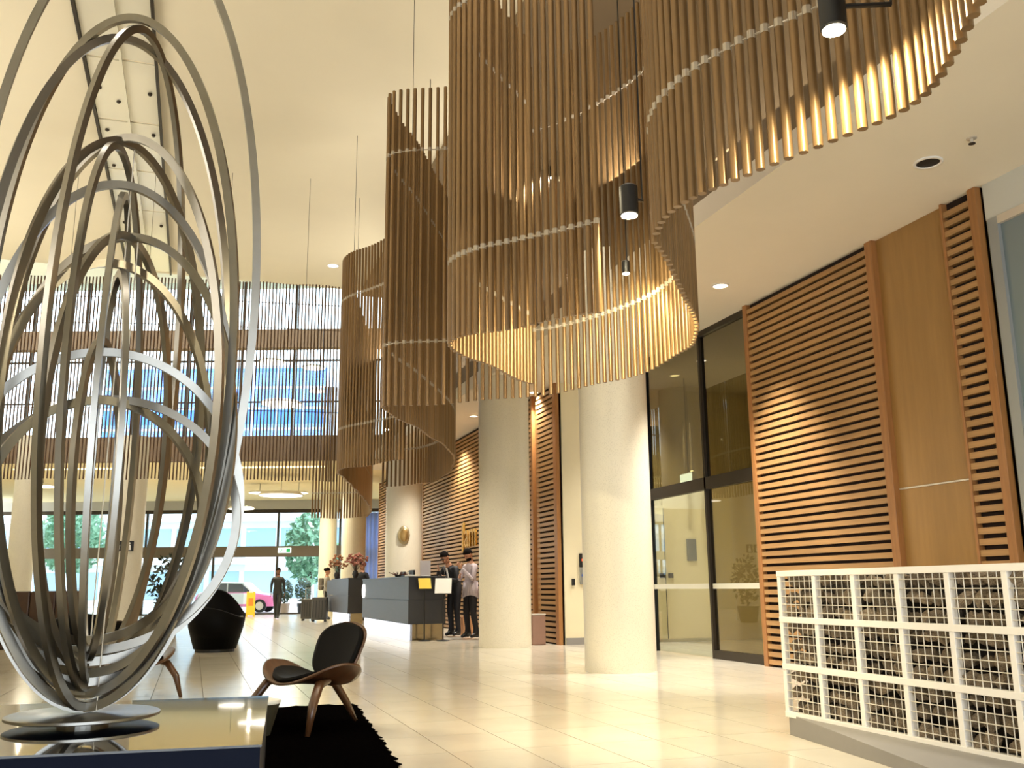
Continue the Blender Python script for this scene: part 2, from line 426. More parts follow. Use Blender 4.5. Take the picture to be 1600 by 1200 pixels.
# lobby doors and sign on its end wall
ld = struct(MB().box(7.5, 9.6, 16.58, 16.65, 0.06, 2.5).build('door_2', mat('pale_gold_door', (226, 208, 160), 0.3, metal=0.2)), 'pale double door in the lift lobby')
MB().box(8.545, 8.555, 16.572, 16.58, 0.06, 2.5).build('door_gap', M_BLACK, ld)
for x in (8.42, 8.60): MB().box(x, x+0.1, 16.54, 16.58, 1.18, 1.27).build('door_handle', M_BLACK, ld, bevel=0.01)
tag(MB().box(9.02, 9.22, 16.54, 16.58, 1.5, 1.92).build('wall_sign', mat('grey_plaque', (92, 90, 82), 0.5), bevel=0.01), 'small dark grey plaque on the lobby wall behind the glass door', 'sign')
ls = thing('light_box', 'bright blue white light box behind the glass above the door', 'light box', (8.6, 15.6, 2.72))
MB().box(-0.05, 0.05, -0.24, 0.24, 0, 0.36).build('housing', M_CLIP, ls, bevel=0.01)
MB().box(-0.056, -0.05, -0.22, 0.22, 0.02, 0.34).build('lit_face', mat('blue_white_glow', (255, 255, 255), 0.5, emit=(196, 222, 255), estr=10), ls)
MB().cyl((0, 0, 0.36), (0, 0, ZS-2.72), 0.012, n=6).build('hanger', M_BLACK, ls)
pg = thing('crystal_pendant', 'cluster of thin glass tubes hanging behind the upper glass pane', 'pendant lamp', (8.9, 16.0, 3.1))
for k, (dx, dy, z0, z1) in enumerate(((0, 0, 0.05, 1.0), (0.08, 0.1, -0.05, 0.9), (-0.06, 0.16, 0.0, 1.05))):
    MB().cyl((dx, dy, z0), (dx, dy, z1), 0.022, n=8).build('glass_tube', M_CLIP, pg)
    MB().ball((dx, dy, z0), 0.035).build('bulb', M_DOWN, pg)
MB().cyl((0, 0.08, 1.05), (0, 0.08, ZS-3.1), 0.006, n=6).build('cord', M_BLACK, pg)
light('pendant_and_fill_light', 'POINT', (8.9, 14.9, 3.6), 30, WARM, shadow_soft_size=0.03)  # fill light added to brighten the lobby, apart from the crystal pendant
# lift call panel on the cream wall
cp = thing('lift_call_panel', 'lift call panel with black display on the cream wall', 'control panel', (6.86, 16.63, 1.08))
MB().box(-0.055, 0.055, -0.02, 0.02, 0.0, 0.30).build('plate', mat('steel_plate', (170, 172, 172), 0.3, metal=0.8), cp, bevel=0.005)
MB().box(-0.055, 0.055, -0.025, 0.02, 0.31, 0.56).build('display', M_BLACK, cp, bevel=0.005)
MB().box(-0.02, 0.02, -0.027, -0.02, 0.42, 0.46).build('indicator', mat('red_indicator', (200, 60, 40), 0.5, emit=(255, 90, 50), estr=2), cp)
MB().cyl((0, -0.03, 0.16), (0, -0.015, 0.16), 0.03, n=14).build('call_button', mat('blue_button', (90, 120, 190), 0.4), cp)
tag(MB().box(6.64, 6.70, 16.60, 16.635, 1.06, 1.18).build('card_reader', M_BLACK, bevel=0.005), 'small black card reader left of the lift call panel', 'card reader')

# ================================================================== STREET FRONT (turned frame)
def fb(mb, name, m, parent=None, **k):
    o = mb.build(name, m, parent, **k)
    if parent is None: o.rotation_euler = (0, 0, FR)
    return o
FW_ = 42.0
fac = struct(fb(MB().box(-27, -2, FW_-0.1, FW_+0.1, 2.44, 2.90), 'window_2', mat('brown_transom', (96, 84, 70), 0.5)), 'street front glazing with a brown transom band')
for z0, z1 in ((4.35, 4.5), (0.0, 0.06)): MB().box(-27, -2, FW_-0.06, FW_+0.06, z0, z1).build('rail', M_BRONZE, fac)
us = [-27+2.78*k for k in range(7)] + [-10.32, -7.55, -4.9, -2]
us = [-26.9, -24.2, -21.5, -18.8, -16.1, -13.1, -10.32, -7.6, -4.8, -2.0]
for a in us: MB().box(a-0.04, a+0.04, FW_-0.06, FW_+0.06, 0, 4.5).build('mullion', M_BRONZE, fac)
for a, b in zip(us[:-1], us[1:]):
    MB().box(a+0.04, b-0.04, FW_-0.01, FW_+0.01, 2.9, 4.35).build('pane', M_GLASS, fac)
    if not (-13.2 < a < -10.0): MB().box(a+0.04, b-0.04, FW_-0.01, FW_+0.01, 0.06, 2.44).build('pane', M_GLASS, fac)
MB().box(-27, -2, FW_-0.12, FW_+0.1, 4.5, 4.9).build('head_panel', mat('grey_head_panel', (176, 174, 170), 0.7), fac)
# sliding door leaf (open) beside the walker
MB().box(-13.06, -11.75, FW_+0.10, FW_+0.12, 0.06, 2.44).build('sliding_leaf', M_GLASS, fac)
# mezzanine: soffit, slab edge, upper beam, upper glazing, high far ceiling
mz = struct(fb(MB().box(-30, -3.0, 28.7, 42.4, 4.9, 5.0), 'ceiling_entrance', mat('yellow_lit_plaster', (238, 222, 176), 0.8)))
MB().box(-30, -3.5, 28.5, 28.72, 4.86, 5.62).build('slab_edge', mat('brown_bulkhead', (112, 88, 62), 0.7), mz)
struct(fb(MB().box(-30, -1.5, 33.8, 34.2, 9.75, 10.45), 'trim_2', mat('brown_bulkhead', (112, 88, 62), 0.7)), 'brown cross beam high behind the slatted screen')
struct(fb(MB().box(-32, 8, 23.5, 43, 15.0, 15.2), 'ceiling_upper', M_CEIL))
struct(fb(MB().box(-3.0, -2.8, 31.6, 42.4, 0.0, 15.0), 'wall_front_return', M_WALL))
struct(fb(MB().box(-32, -31.8, 24, 42.4, 0.0, 15.0), 'wall_far_left', M_WALL))
uw = struct(fb(MB().box(-32, -2, FW_-0.1, FW_+0.1, 5.0, 7.4), 'window_3', mat('pale_spandrel', (196, 188, 172), 0.7)), 'upper glazing above the entrance')
for k in range(13):
    a = -31.5+k*2.4
    MB().box(a-0.05, a+0.05, FW_-0.08, FW_+0.08, 7.4, 15).build('mullion', M_BRONZE, uw)
    if k < 12:
        MB().box(a+0.05, a+2.35, FW_-0.01, FW_+0.01, 7.4, 11.2).build('pane', M_GLASS, uw)
        MB().box(a+0.05, a+2.35, FW_-0.01, FW_+0.01, 11.28, 15).build('pane', M_GLASS, uw)
MB().box(-32, -2, FW_-0.06, FW_+0.06, 11.2, 11.28).build('rail', M_BRONZE, uw)
MB().box(-32, -2, FW_-0.06, FW_+0.06, 9.3, 9.36).build('rail', M_BRONZE, uw)
# curtain by the far right pane
cu = MB(); ys = []
for k in range(61):
    u = -7.45+k*0.032; w = 41.55+0.06*math.sin(k*1.1)+0.02*math.sin(k*2.7)
    ys.append((u, w))
for (u0, w0), (u1, w1) in zip(ys[:-1], ys[1:]):
    cu.quad((u0, w0, 0.05), (u1, w1, 0.05), (u1, w1, 4.3), (u0, w0, 4.3))
msh = mat('blue_grey_sheer', (190, 200, 232), 0.8)
_nt = msh.node_tree; _tr = _nt.nodes.new('ShaderNodeBsdfTranslucent'); _tr.inputs[0].default_value = lin((206, 216, 244)) + (1,)
_mx = _nt.nodes.new('ShaderNodeMixShader'); _mx.inputs[0].default_value = 0.55
_nt.links.new(_nt.nodes['Principled BSDF'].outputs[0], _mx.inputs[1]); _nt.links.new(_tr.outputs[0], _mx.inputs[2]); _nt.links.new(_mx.outputs[0], _nt.nodes['Material Output'].inputs['Surface'])
o = fb(cu, 'curtain', msh, smooth=True); tag(o, 'blue grey pleated curtain at the far end right of the columns', 'curtain')
sm_ = o.modifiers.new('solidify', 'SOLIDIFY'); sm_.thickness = 0.01

# ================================================================== HANGING TUBE CURTAINS
ZB, ZT = 3.0, 6.8
def tube_curtain(label, pts, spacing, m, r=0.0235, cables=6, limit=300, closed_end=False, lines=(3.71, 6.01)):
    path = smooth_path(pts, spacing)
    c = sum(path, Vector())/len(path)
    t = thing('hanging_tube_curtain', label, 'tube curtain', (c.x, c.y, ZB), group='winding curtains of hanging bronze tubes')
    me = MB().lathe([(r, 0.0), (r, ZT-ZB)], 8).mesh('hanging_tube', m, True)
    try: me.set_sharp_from_angle(angle=R(60))
    except Exception: pass
    order = sorted(range(len(path)), key=lambda i: path[i].length)
    keep = set(order[:limit]); rest = MB()
    for i, p in enumerate(path):
        dz = 0.012*math.sin(i*12.9898)
        if i in keep:
            o = link('hanging_tube', me, t); o.location = (p.x-c.x, p.y-c.y, dz); o.rotation_euler.z = i*1.3
        else:
            rest.lathe([(r, dz), (r, ZT-ZB)], 8, (p.x-c.x, p.y-c.y, 0))
    if rest.v:
        o = rest.build('further_tubes', m, t, smooth=True); o['kind'] = 'stuff'
    for z in lines:
        b = MB()
        b.tube([(p.x-c.x, p.y-c.y, z-ZB) for p in path], 0.006, 6)
        for p in path: b.cyl((p.x-c.x, p.y-c.y, z-ZB-0.022), (p.x-c.x, p.y-c.y, z-ZB+0.022), r*1.06, n=8)
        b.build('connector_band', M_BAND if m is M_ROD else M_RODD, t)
    for k in range(cables):
        p = path[int((k+0.5)*len(path)/cables)]
        MB().cyl((p.x-c.x, p.y-c.y, ZT-ZB), (p.x-c.x, p.y-c.y, ZC-ZB), 0.004, n=5).build('suspension_cable', M_BRONZE, t)
    return t
R1 = [(1.75, 1.1), (2.2, 1.75), (2.49, 2.28), (2.64, 2.58), (2.74, 2.85), (2.74, 3.1), (2.64, 3.38), (2.47, 3.7), (2.36, 4.05), (2.35, 4.38), (2.42, 4.66)
      ]
R1B = [(2.72, 6.15), (2.57, 6.34), (2.28, 6.68), (2.0, 7.0), (1.91, 7.38), (2.19, 7.76), (3.07, 8.65)]
R2 = [(2.46, 4.73), (2.80, 5.16), (3.5, 6.13), (3.73, 6.55), (3.88, 6.98), (3.92, 7.82), (3.6, 8.78), (3.18, 9.3), (2.63, 9.8), (2.1, 10.05), (1.90, 10.28), (2.1, 10.75),
      (2.54, 11.49), (3.51, 13.48), (3.99, 15.23), (4.20, 16.9), (3.99, 18.0), (3.42, 18.5)]
R3 = [(3.0, 14.5), (2.6, 15.3), (2.27, 15.98), (2.30, 16.6), (2.7, 18.0), (3.94, 22.92), (4.38, 25.4), (4.40, 26.7), (3.88, 27.15), (3.45, 27.35), (3.05, 27.4)]
R4 = [(-4.6, 19.2), (-3.2, 18.75), (-0.34, 18.14), (2.46, 17.78)]
tube_curtain('nearest tube curtain, running off the top right of the picture above the pale soffit', R1, 0.074, M_ROD, cables=3)
tube_curtain('short tube curtain of two crossing layers, left of the middle spot lamp', R1B, 0.072, M_ROD, cables=3)
tube_curtain('middle tube curtain with lamp lit lower ends, curling in front of the nearest column', R2, 0.090, M_ROD, r=0.0215, cables=7)
tube_curtain('farther tube curtain on the left, hanging over the far desk', R3, 0.084, M_ROD, cables=5)
tube_curtain('straight backlit tube screen against the blue upper windows, behind the steel rings', R4, 0.062, M_RODD, r=0.013, cables=5, lines=(4.3, 5.9, 6.4))

# spot lamps hanging inside the tube curtains
def spot_lamp(loc, arm, label, size, power, cone=150, tilt=None):
    t = thing('spot_lamp', label, 'spot lamp', loc, group='spot lamps inside the tube curtains')
    MB().lathe([(size*0.8, 0.0), (size, 0.01), (size, size*3.2), (size*0.8, size*3.4)], 20).build('housing', M_BLACK, t, auto=40)
    MB().lathe([(size*0.85, 0.004), (size*0.85, -0.004)], 20).build('lens', M_LAMP, t)
    a = Vector(arm)-Vector(loc)
    MB().cyl((0, 0, size*2.0), a, size*0.2, n=8).build('arm', M_BLACK, t)
    MB().cyl(a, (a.x, a.y, ZC-loc[2]), 0.006, n=6).build('drop_cable', M_BLACK, t)
    l = light('spot_lamp_light', 'SPOT', (0, 0, -0.012), power, (1.0, 0.86, 0.55), None, spot_size=R(cone), spot_blend=0.5, shadow_soft_size=size*0.8)
    if tilt: l.rotation_euler = Vector(tilt).to_track_quat('-Z', 'Y').to_euler()
    l.parent = t
spot_lamp((2.45, 3.0, 3.33), (2.70, 2.93, 3.46), 'largest glowing spot lamp with a black arm, near the top right', 0.056, 190, 176)
spot_lamp((2.92, 6.0, 3.72), (3.08, 6.1, 3.9), 'glowing black spot lamp in the middle of the tube curtains', 0.07, 620, 140, (0.6, 0.9, -1.0))
spot_lamp((2.56, 6.61, 4.24), (2.62, 6.7, 4.36), 'small spot lamp high between the tubes, left of the middle lamp', 0.03, 40)
spot_lamp((3.5, 7.3, 3.75), (3.56, 7.4, 3.95), 'small spot lamp behind the lit lower tubes', 0.035, 200, 140, (0.2, 0.8, -0.8))
spot_lamp((3.06, 13.45, 3.79), (3.15, 13.5, 3.9), 'small far spot lamp inside the second tube bundle, upper one', 0.05, 45)
spot_lamp((2.95, 15.6, 3.65), (3.05, 15.6, 3.8), 'small far spot lamp inside the second tube bundle, lower one', 0.05, 45)

# ================================================================== DOWNLIGHTS
def downlight(loc, r, label, lit=True, power=0, cone=95, color=WARM):
    t = thing('downlight', label, 'downlight', loc, group='ceiling downlights')
    MB().lathe([(r*1.2, 0.0), (r*1.2, -0.012), (r*0.98, -0.016), (r*0.95, 0.0)], 28, cap=False).build('trim_ring', M_WHITEF, t, smooth=True)
    MB().lathe([(r*0.97, -0.003), (r*0.97, -0.006)], 28).build('lens', M_DOWN if lit else M_BLACK, t)
    if power:
        l = light('downlight_light', 'SPOT', (0, 0, -0.03), power, color, None, spot_size=R(cone), spot_blend=0.7, shadow_soft_size=r)
        l.parent = t
downlight((6.33, 10.39, ZS), 0.095, 'lit soffit downlight above the glass door', True, 1700, 70)
downlight((6.28, 6.56, ZS), 0.11, 'dark round opening in the pale soffit at upper right', False)
downlight((5.87, 20.5, ZS), 0.09, 'lit downlight over the reception, nearer of two small ones', True, 900, 120)
downlight((5.81, 23.2, ZS), 0.09, 'lit downlight over the reception, farther of two small ones', True, 900, 120)
downlight((6.3, 14.2, ZS), 0.09, 'unseen lit soffit downlight added behind the nearest column', True, 900, 90)  # hidden lamp, added to light the soffit zone
downlight((6.3, 17.6, ZS), 0.09, 'lit soffit downlight above the narrow slatted strip', True, 420, 120)
downlight((5.9, 29.5, ZS), 0.09, 'lit downlight over the far end of the reception', True, 700, 120)
downlight((2.89, 22.94, ZC), 0.13, 'lit downlight in the high ceiling beside the left tube curtain', True, 500)
downlight((-4.01, 23.28, ZC), 0.13, 'lit downlight in the high ceiling behind the steel rings', True, 500)
downlight((8.9, 13.0, ZS), 0.09, 'lit downlight added inside the lobby, behind the dark pane', True, 300, 110)  # added to brighten the lobby behind the upper panes
downlight((8.3, 15.4, ZS), 0.09, 'lit downlight added inside the lobby by the cream end wall', True, 520, 110)  # second lamp added to brighten the lobby
for x, y, p in ((2.0, 5.5, 500), (-2.4, 7.0, 260), (0.4, 3.0, 260), (4.6, 4.5, 800), (4.4, 9.5, 800)):   # unseen lamps added above the frame to light the hall
    zc = ZC if x < 3.9 else ZC-0.15
    MB().lathe([(0.16, 0.0), (0.16, -0.012), (0.13, -0.016), (0.125, 0.0)], 24, (x, y, zc), cap=False).build('added_lamp_ring', M_WHITEF, ceil)
    MB().lathe([(0.125, -0.003), (0.125, -0.006)], 24, (x, y, zc)).build('added_lamp_lens', M_DOWN, ceil)
    light('added_downlight', 'SPOT', (x, y, zc-0.03), p, WARM, None, spot_size=R(85), spot_blend=0.7, shadow_soft_size=0.13)
sp = thing('sprinkler', 'small dark sprinkler head on the pale soffit', 'sprinkler', (6.3, 6.05, ZS))
MB().lathe([(0.045, 0), (0.045, -0.008), (0.016, -0.012), (0.012, -0.05)], 14).build('body', M_CLIP, sp)
MB().lathe([(0.03, -0.05), (0.03, -0.056)], 12).build('deflector', M_BRONZE, sp)

# pendant disc lamps in the far hall
def pendant(loc, dia, ztop, label):
    t = thing('disc_pendant', label, 'pendant lamp', loc, group='white disc pendant lamps')
    r = dia/2
    MB().lathe([(r, 0), (r*1.02, 0.02), (r*0.9, dia*0.07), (0.04, dia*0.11)], 28).build('shade', M_WHITE, t, auto=50)
    MB().lathe([(r*0.97, 0.004), (r*0.97, -0.006)], 28).build('diffuser', M_PEND, t)
    MB().cyl((0, 0, dia*0.1), (0, 0, ztop-loc[2]), 0.008, n=6).build('cord', M_BLACK, t)
PD = [((2.38, 30.82, 6.88), 1.3, 15, 'wide disc pendant before the blue windows'), ((3.99, 36.61, 9.48), 0.9, 15, 'disc pendant high beside the left tube curtain'),
      ((3.80, 33.5, 7.92), 0.6, 15, 'smaller disc pendant below the high one, beside the left tube curtain'), ((3.6, 30.41, 5.75), 0.85, 15, 'disc pendant just above the brown slab edge at right'),
      ((2.44, 37.12, 9.73), 1.0, 15, 'disc pendant at the top of the blue windows'), ((2.16, 36.4, 4.55), 0.8, 4.9, 'left disc pendant under the entrance ceiling'),
      ((3.5, 35.6, 4.5), 0.7, 4.9, 'right disc pendant under the entrance ceiling'), ((2.7, 33.5, 4.2), 1.5, 4.9, 'widest disc pendant under the yellow entrance ceiling'),
      ((1.55, 37.0, 4.0), 0.95, 4.9, 'lowest disc pendant close to the street glazing'), ((-4.22, 33.0, 8.47), 0.8, 15, 'disc pendant seen high through the steel rings'),
      ((-4.6, 33.4, 7.0), 1.0, 15, 'disc pendant seen midway through the steel rings'), ((-4.7, 33.2, 4.3), 0.9, 4.9, 'disc pendant low at the left behind the steel rings')]
for l_, d_, z_, lb in PD: pendant(l_, d_, z_, lb)
# lit lamps of the entrance hall (those discs give off light)
for x, y, z in ((2.7, 33.5, 4.2), (3.5, 35.6, 4.5), (2.16, 36.4, 4.55), (-4.7, 33.2, 4.3)):
    light('pendant_and_fill_light', 'SPOT', (x, y, z-0.03), 420, (1.0, 0.88, 0.62), None, spot_size=R(175), spot_blend=0.3, shadow_soft_size=0.05)
mzl = mat('cove_glow', (255, 255, 255), 0.5, emit=(255, 232, 170), estr=2.5)
for u in (-22, -14, -8): MB().box(u-2, u+2, 30.2, 30.3, 4.86, 4.9).build('cove_strip', mzl, mz)

# ================================================================== STEEL RING SCULPTURE ON ITS PLINTH
pd = thing('display_plinth', 'low dark plinth with a mirror black top under the steel rings', 'plinth', (-0.65, 4.50, 0), R(-5))
MB().box(-0.98, 0.98, -0.80, 0.80, 0.0, 0.492).build('body', M_NAVY, pd)  # blue reflection on the dark body is put into its colour
MB().box(-0.985, 0.985, -0.805, 0.805, 0.492, 0.50).build('mirror_top', M_BLACKGL, pd)
sc_ = thing('ring_sculpture', 'tall sculpture of nested oval steel rings standing on a round disc', 'sculpture', (-0.40, 4.48, 0.50))
MB().lathe([(0.10, 0.0), (0.10, 0.022)], 32).build('foot', M_STEEL, sc_)
MB().lathe([(0.29, 0.022), (0.30, 0.026), (0.30, 0.036), (0.29, 0.040)], 64).build('base_disc', M_STEEL, sc_, auto=40)
def ring(h, half, az, lean=0.0, b=0.036, t=0.024, dz=0.0):
    mb = MB(); n = 96; vs = []; a = h/2
    for i in range(n):
        th = 2*math.pi*i/n; x, z = half*math.sin(th), a-a*math.cos(th)
        nx, nz = math.sin(th)/half, -math.cos(th)/a; L = math.hypot(nx, nz); nx /= L; nz /= L
        for sx, sy in ((0, -1), (0, 1), (-1, 1), (-1, -1)):
            vs.append((x+nx*sx*b, sy*t/2, z+nz*sx*b))
    fs = []
    for i in range(n):
        j = (i+1) % n
        fs += [(i*4+k, i*4+(k+1) % 4, j*4+(k+1) % 4, j*4+k) for k in range(4)]
    mb._add(vs, fs)
    o = mb.build('ring', M_STEEL, sc_, auto=35)
    o.location = (0, 0, 0.040+dz); o.rotation_euler = (R(lean), 0, R(az))
    return o
# height, half width, turn, lean, lift of the lowest point
RINGS = [(3.72, 0.62, 2, 1, 0), (3.16, 0.58, -20, 2, 0), (3.12, 0.57, 24, -1, 0.01), (3.13, 0.55, 64, 1, 0),
         (2.52, 0.56, -30, 1, 0.05), (2.50, 0.52, 40, 0, 0.06), (2.46, 0.48, 76, -1, 0.07),
         (2.24, 0.55, 12, 1, 0.09), (2.18, 0.44, 88, 0, 0.10),
         (1.98, 0.58, -22, -1, 0.12), (1.94, 0.44, 58, 1, 0.14),
         (1.76, 0.54, 34, 1, 0.18), (1.72, 0.36, 104, 0, 0.18),
         (1.36, 0.60, 4, 2, 0.16), (1.38, 0.24, 70, -2, 0.20),
         (1.12, 0.59, -10, -2, 0.20), (1.06, 0.50, 30, 1, 0.24)]
for k, (h, hw, az, ln, lift) in enumerate(RINGS): ring(h, hw, az, ln, dz=lift+0.002*k)
for x, y, z in ((0.0, 0.02, 2.6), (0.05, -0.03, 2.1)):
    MB().cyl((x, y, 0.05), (x+0.02, y, z), 0.003, n=5).build('wire', M_WIRE, sc_)

# ================================================================== STONE CAGE
gb = thing('gabion_cage', 'white steel cage filled with brown stones on a grey base, lower right', 'gabion', (4.05, 6.07, 0))
NCOL, CW, CH, Z0 = 7, 0.412, 0.3233, 0.14
GL = NCOL*CW
# base: front face runs out towards the near end
bs = MB(); x0, x1 = 0.0, -0.42
vs = [(0.0, 0, 0), (0.45, 0, 0), (0.45, -GL, 0), (x1, -GL, 0), (0.0, 0, Z0), (0.45, 0, Z0), (0.45, -GL, Z0), (0.0, -GL, Z0)]
bs._add(vs, [(0, 3, 2, 1), (4, 5, 6, 7), (0, 1, 5, 4), (1, 2, 6, 5), (2, 3, 7, 6), (3, 0, 4, 7)])
bs.build('base', M_GREYB, gb)
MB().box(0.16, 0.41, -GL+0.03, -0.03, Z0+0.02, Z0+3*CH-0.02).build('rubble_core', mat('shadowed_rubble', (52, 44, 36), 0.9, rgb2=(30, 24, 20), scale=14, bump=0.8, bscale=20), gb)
T = 0.020
for k in range(NCOL+1):
    y = -k*CW; MB().box(-0.012, 0.03, y-T, y+T, Z0, Z0+3*CH).build('upright', M_WHITEF, gb, bevel=0.003)
    MB().box(0.42, 0.46, y-T, y+T, Z0, Z0+3*CH).build('upright', M_WHITEF, gb)
for k in range(4):
    z = Z0+k*CH; MB().box(-0.016, 0.03, -GL-T, T, z-T, z+T).build('rail', M_WHITEF, gb, bevel=0.003)
    MB().box(0.42, 0.464, -GL-T, T, z-T, z+T).build('rail', M_WHITEF, gb)
    for y in (0.0, -GL): MB().box(0.03, 0.42, y-T, y+T, z-T, z+T).build('cross_rail', M_WHITEF, gb)
wm = MB()
for k in range(1, 7): wm.cyl((0, -k*CW/7, 0), (0, -k*CW/7, CH), 0.0032, n=5, cap=False)
for k in range(1, 6): wm.cyl((-0.004, 0, k*CH/6), (-0.004, -CW, k*CH/6), 0.0032, n=5, cap=False)
wme = wm.mesh('wire_mesh', M_WIRE)
for c in range(NCOL):
    for r_ in range(3):
        o = link('wire_mesh', wme, gb); o.location = (0.0, -c*CW, Z0+r_*CH); o['kind'] = 'stuff'
stones = []
for s in range(7):
    bm = bmesh.new(); bmesh.ops.create_icosphere(bm, subdivisions=1, radius=1.0)
    sd = Vector((s*3.1, s*1.7, s*0.9))
    for v in bm.verts:
        v.co *= 1+0.5*noise.noise(v.co*1.3+sd); v.co.x *= 0.8
    me = bpy.data.meshes.new('stone'); bm.to_mesh(me); bm.free(); me.materials.append(M_STONE); stones.append(me)
for c in range(NCOL):
    for r_ in range(3):
        for a in range(4):
            for b in range(3):
                o = link('stone', random.choice(stones), gb)
                o.location = (0.066+random.uniform(-0.012, 0.03), -c*CW-CW*(a+0.5)/4+random.uniform(-0.012, 0.012), Z0+r_*CH+CH*(b+0.5)/3+random.uniform(-0.012, 0.012))
                s = random.uniform(0.050, 0.066); o.scale = (s*0.95, s*1.08, s*0.98)
                o.rotation_euler = tuple(random.uniform(-3, 3) for _ in range(3))

# ================================================================== RUG, SHELL CHAIRS, STOOL
rg = MB(); rx0, rx1, ry0, ry1 = -1.25, 1.22, -1.75, 1.75; nx, ny = 50, 70; top = []
for j in range(ny+1):
    for i in range(nx+1):
        x, y = rx0+(rx1-rx0)*i/nx, ry0+(ry1-ry0)*j/ny
        e = (i in (0, nx)) or (j in (0, ny))
        x += random.uniform(-0.012, 0.012)*(2 if e else 1); y += random.uniform(-0.012, 0.012)*(2 if e else 1)
        top.append((x, y, (0.004 if e else 0.026+random.uniform(-0.006, 0.006))))
rg._add(top, [(j*(nx+1)+i, j*(nx+1)+i+1, (j+1)*(nx+1)+i+1, (j+1)*(nx+1)+i) for j in range(ny) for i in range(nx)])
rug = rg.build('rug', M_RUG); rug.location = (0.10, 7.22, 0.002); rug.rotation_euler.z = R(-4.4)
so = rug.modifiers.new('solidify', 'SOLIDIFY'); so.thickness = 0.006; so.offset = 1
tag(rug, 'black shaggy rug under the three legged shell chair', 'rug')

def shell_chair(loc, rz, label):
    t = thing('shell_chair', label, 'chair', loc, rz, group='three legged shell chairs')
    def seat_z(x, y): return 0.325 + 0.78*abs(x)**1.9 - 0.10*(y+0.05) + 0.10*max(0, -y-0.12)*-1.0
    def grid(hw, f0, f1, off, nx=28, ny=14, pw=2.4):
        mb = MB(); vs = []
        for i in range(nx+1):
            s = -1+2*i/nx; x = hw*math.sin(s*math.pi/2)
            e = max(0.0, 1-abs(x/hw)**pw)**0.5; e = 0.12+0.88*e if abs(s) < 1 else 0.12
            cy = 0.03*abs(x/hw)
            for j in range(ny+1):
                q = -1+2*j/ny; y = cy + (f1 if q > 0 else f0)*abs(q)*e
                vs.append((x, y, seat_z(x, y)+off))
        mb._add(vs, [(i*(ny+1)+j, (i+1)*(ny+1)+j, (i+1)*(ny+1)+j+1, i*(ny+1)+j+1) for i in range(nx) for j in range(ny)])
        return mb
    o = grid(0.42, -0.28, 0.25, 0.0).build('seat_shell', M_WALNUT, t, smooth=True)
    m = o.modifiers.new('solidify', 'SOLIDIFY'); m.thickness = 0.018; m.offset = -1
    o = grid(0.29, -0.26, 0.21, 0.004).build('seat_pad', M_LEATHER, t, smooth=True)
    m = o.modifiers.new('solidify', 'SOLIDIFY'); m.thickness = 0.03; m.offset = 1
    def back(hw, h0, h1, off, M, name, th):
        mb = MB(); vs = []; nx, ny = 18, 16
        for j in range(ny+1):
            q = -1+2*j/ny; e = max(0, 1-abs(q)**3.2)**0.45; e = max(e, 0.25)
            for i in range(nx+1):
                s = -1+2*i/nx; k = (0.80+0.20*(q+1)/2)
                x = hw*k*s*e; z = h0+(h1-h0)*(q+1)/2
                y = 0.20+0.62*(z-h0)*0.75 - 0.42*x*x + off
                vs.append((x, y, z))
        mb._add(vs, [(j*(nx+1)+i, j*(nx+1)+i+1, (j+1)*(nx+1)+i+1, (j+1)*(nx+1)+i) for j in range(ny) for i in range(nx)])
        o = mb.build(name, M, t, smooth=True); m = o.modifiers.new('solidify', 'SOLIDIFY'); m.thickness = th; m.offset = 0
    back(0.27, 0.31, 0.735, 0.0, M_WALNUT, 'back_shell', 0.018)
    back(0.262, 0.33, 0.728, -0.022, M_LEATHER, 'back_pad', 0.03)
    for sx in (-1, 1):
        MB().tube([(sx*0.24, -0.02, 0.34), (sx*0.29, -0.15, 0.325), (sx*0.335, -0.24, 0.2), (sx*0.36, -0.30, 0.0)], 0.03, 8,
                  radii=[0.018, 0.036, 0.034, 0.018]).build('leg', M_WALNUT, t, smooth=True)
    MB().tube([(0, 0.05, 0.33), (0, 0.24, 0.30), (0, 0.36, 0.15), (0, 0.46, 0.0)], 0.03, 8, radii=[0.02, 0.036, 0.03, 0.018]).build('leg', M_WALNUT, t, smooth=True)
    MB().tube([(0, 0.16, 0.33), (0, 0.28, 0.42), (0, 0.34, 0.52)], 0.02, 8).build('back_bracket', M_WALNUT, t, smooth=True)
    return t
shell_chair((0.86, 7.42, 0.043), R(-57), 'walnut shell chair with black seat and back on the black rug')
shell_chair((-0.52, 10.4, 0.0), R(35), 'walnut shell chair half hidden behind the base of the steel rings')
st = thing('drum_stool', 'small pale topped drum stool beside the dark plinth', 'stool', (0.50, 7.15, 0.043))
MB().lathe([(0.07, 0), (0.13, 0.21)], 24).build('body', mat('olive_drum', (58, 54, 40), 0.5), st, auto=50)
MB().lathe([(0.13, 0.21), (0.135, 0.22), (0.13, 0.235)], 24).build('seat_top', M_PAPER, st, auto=50)

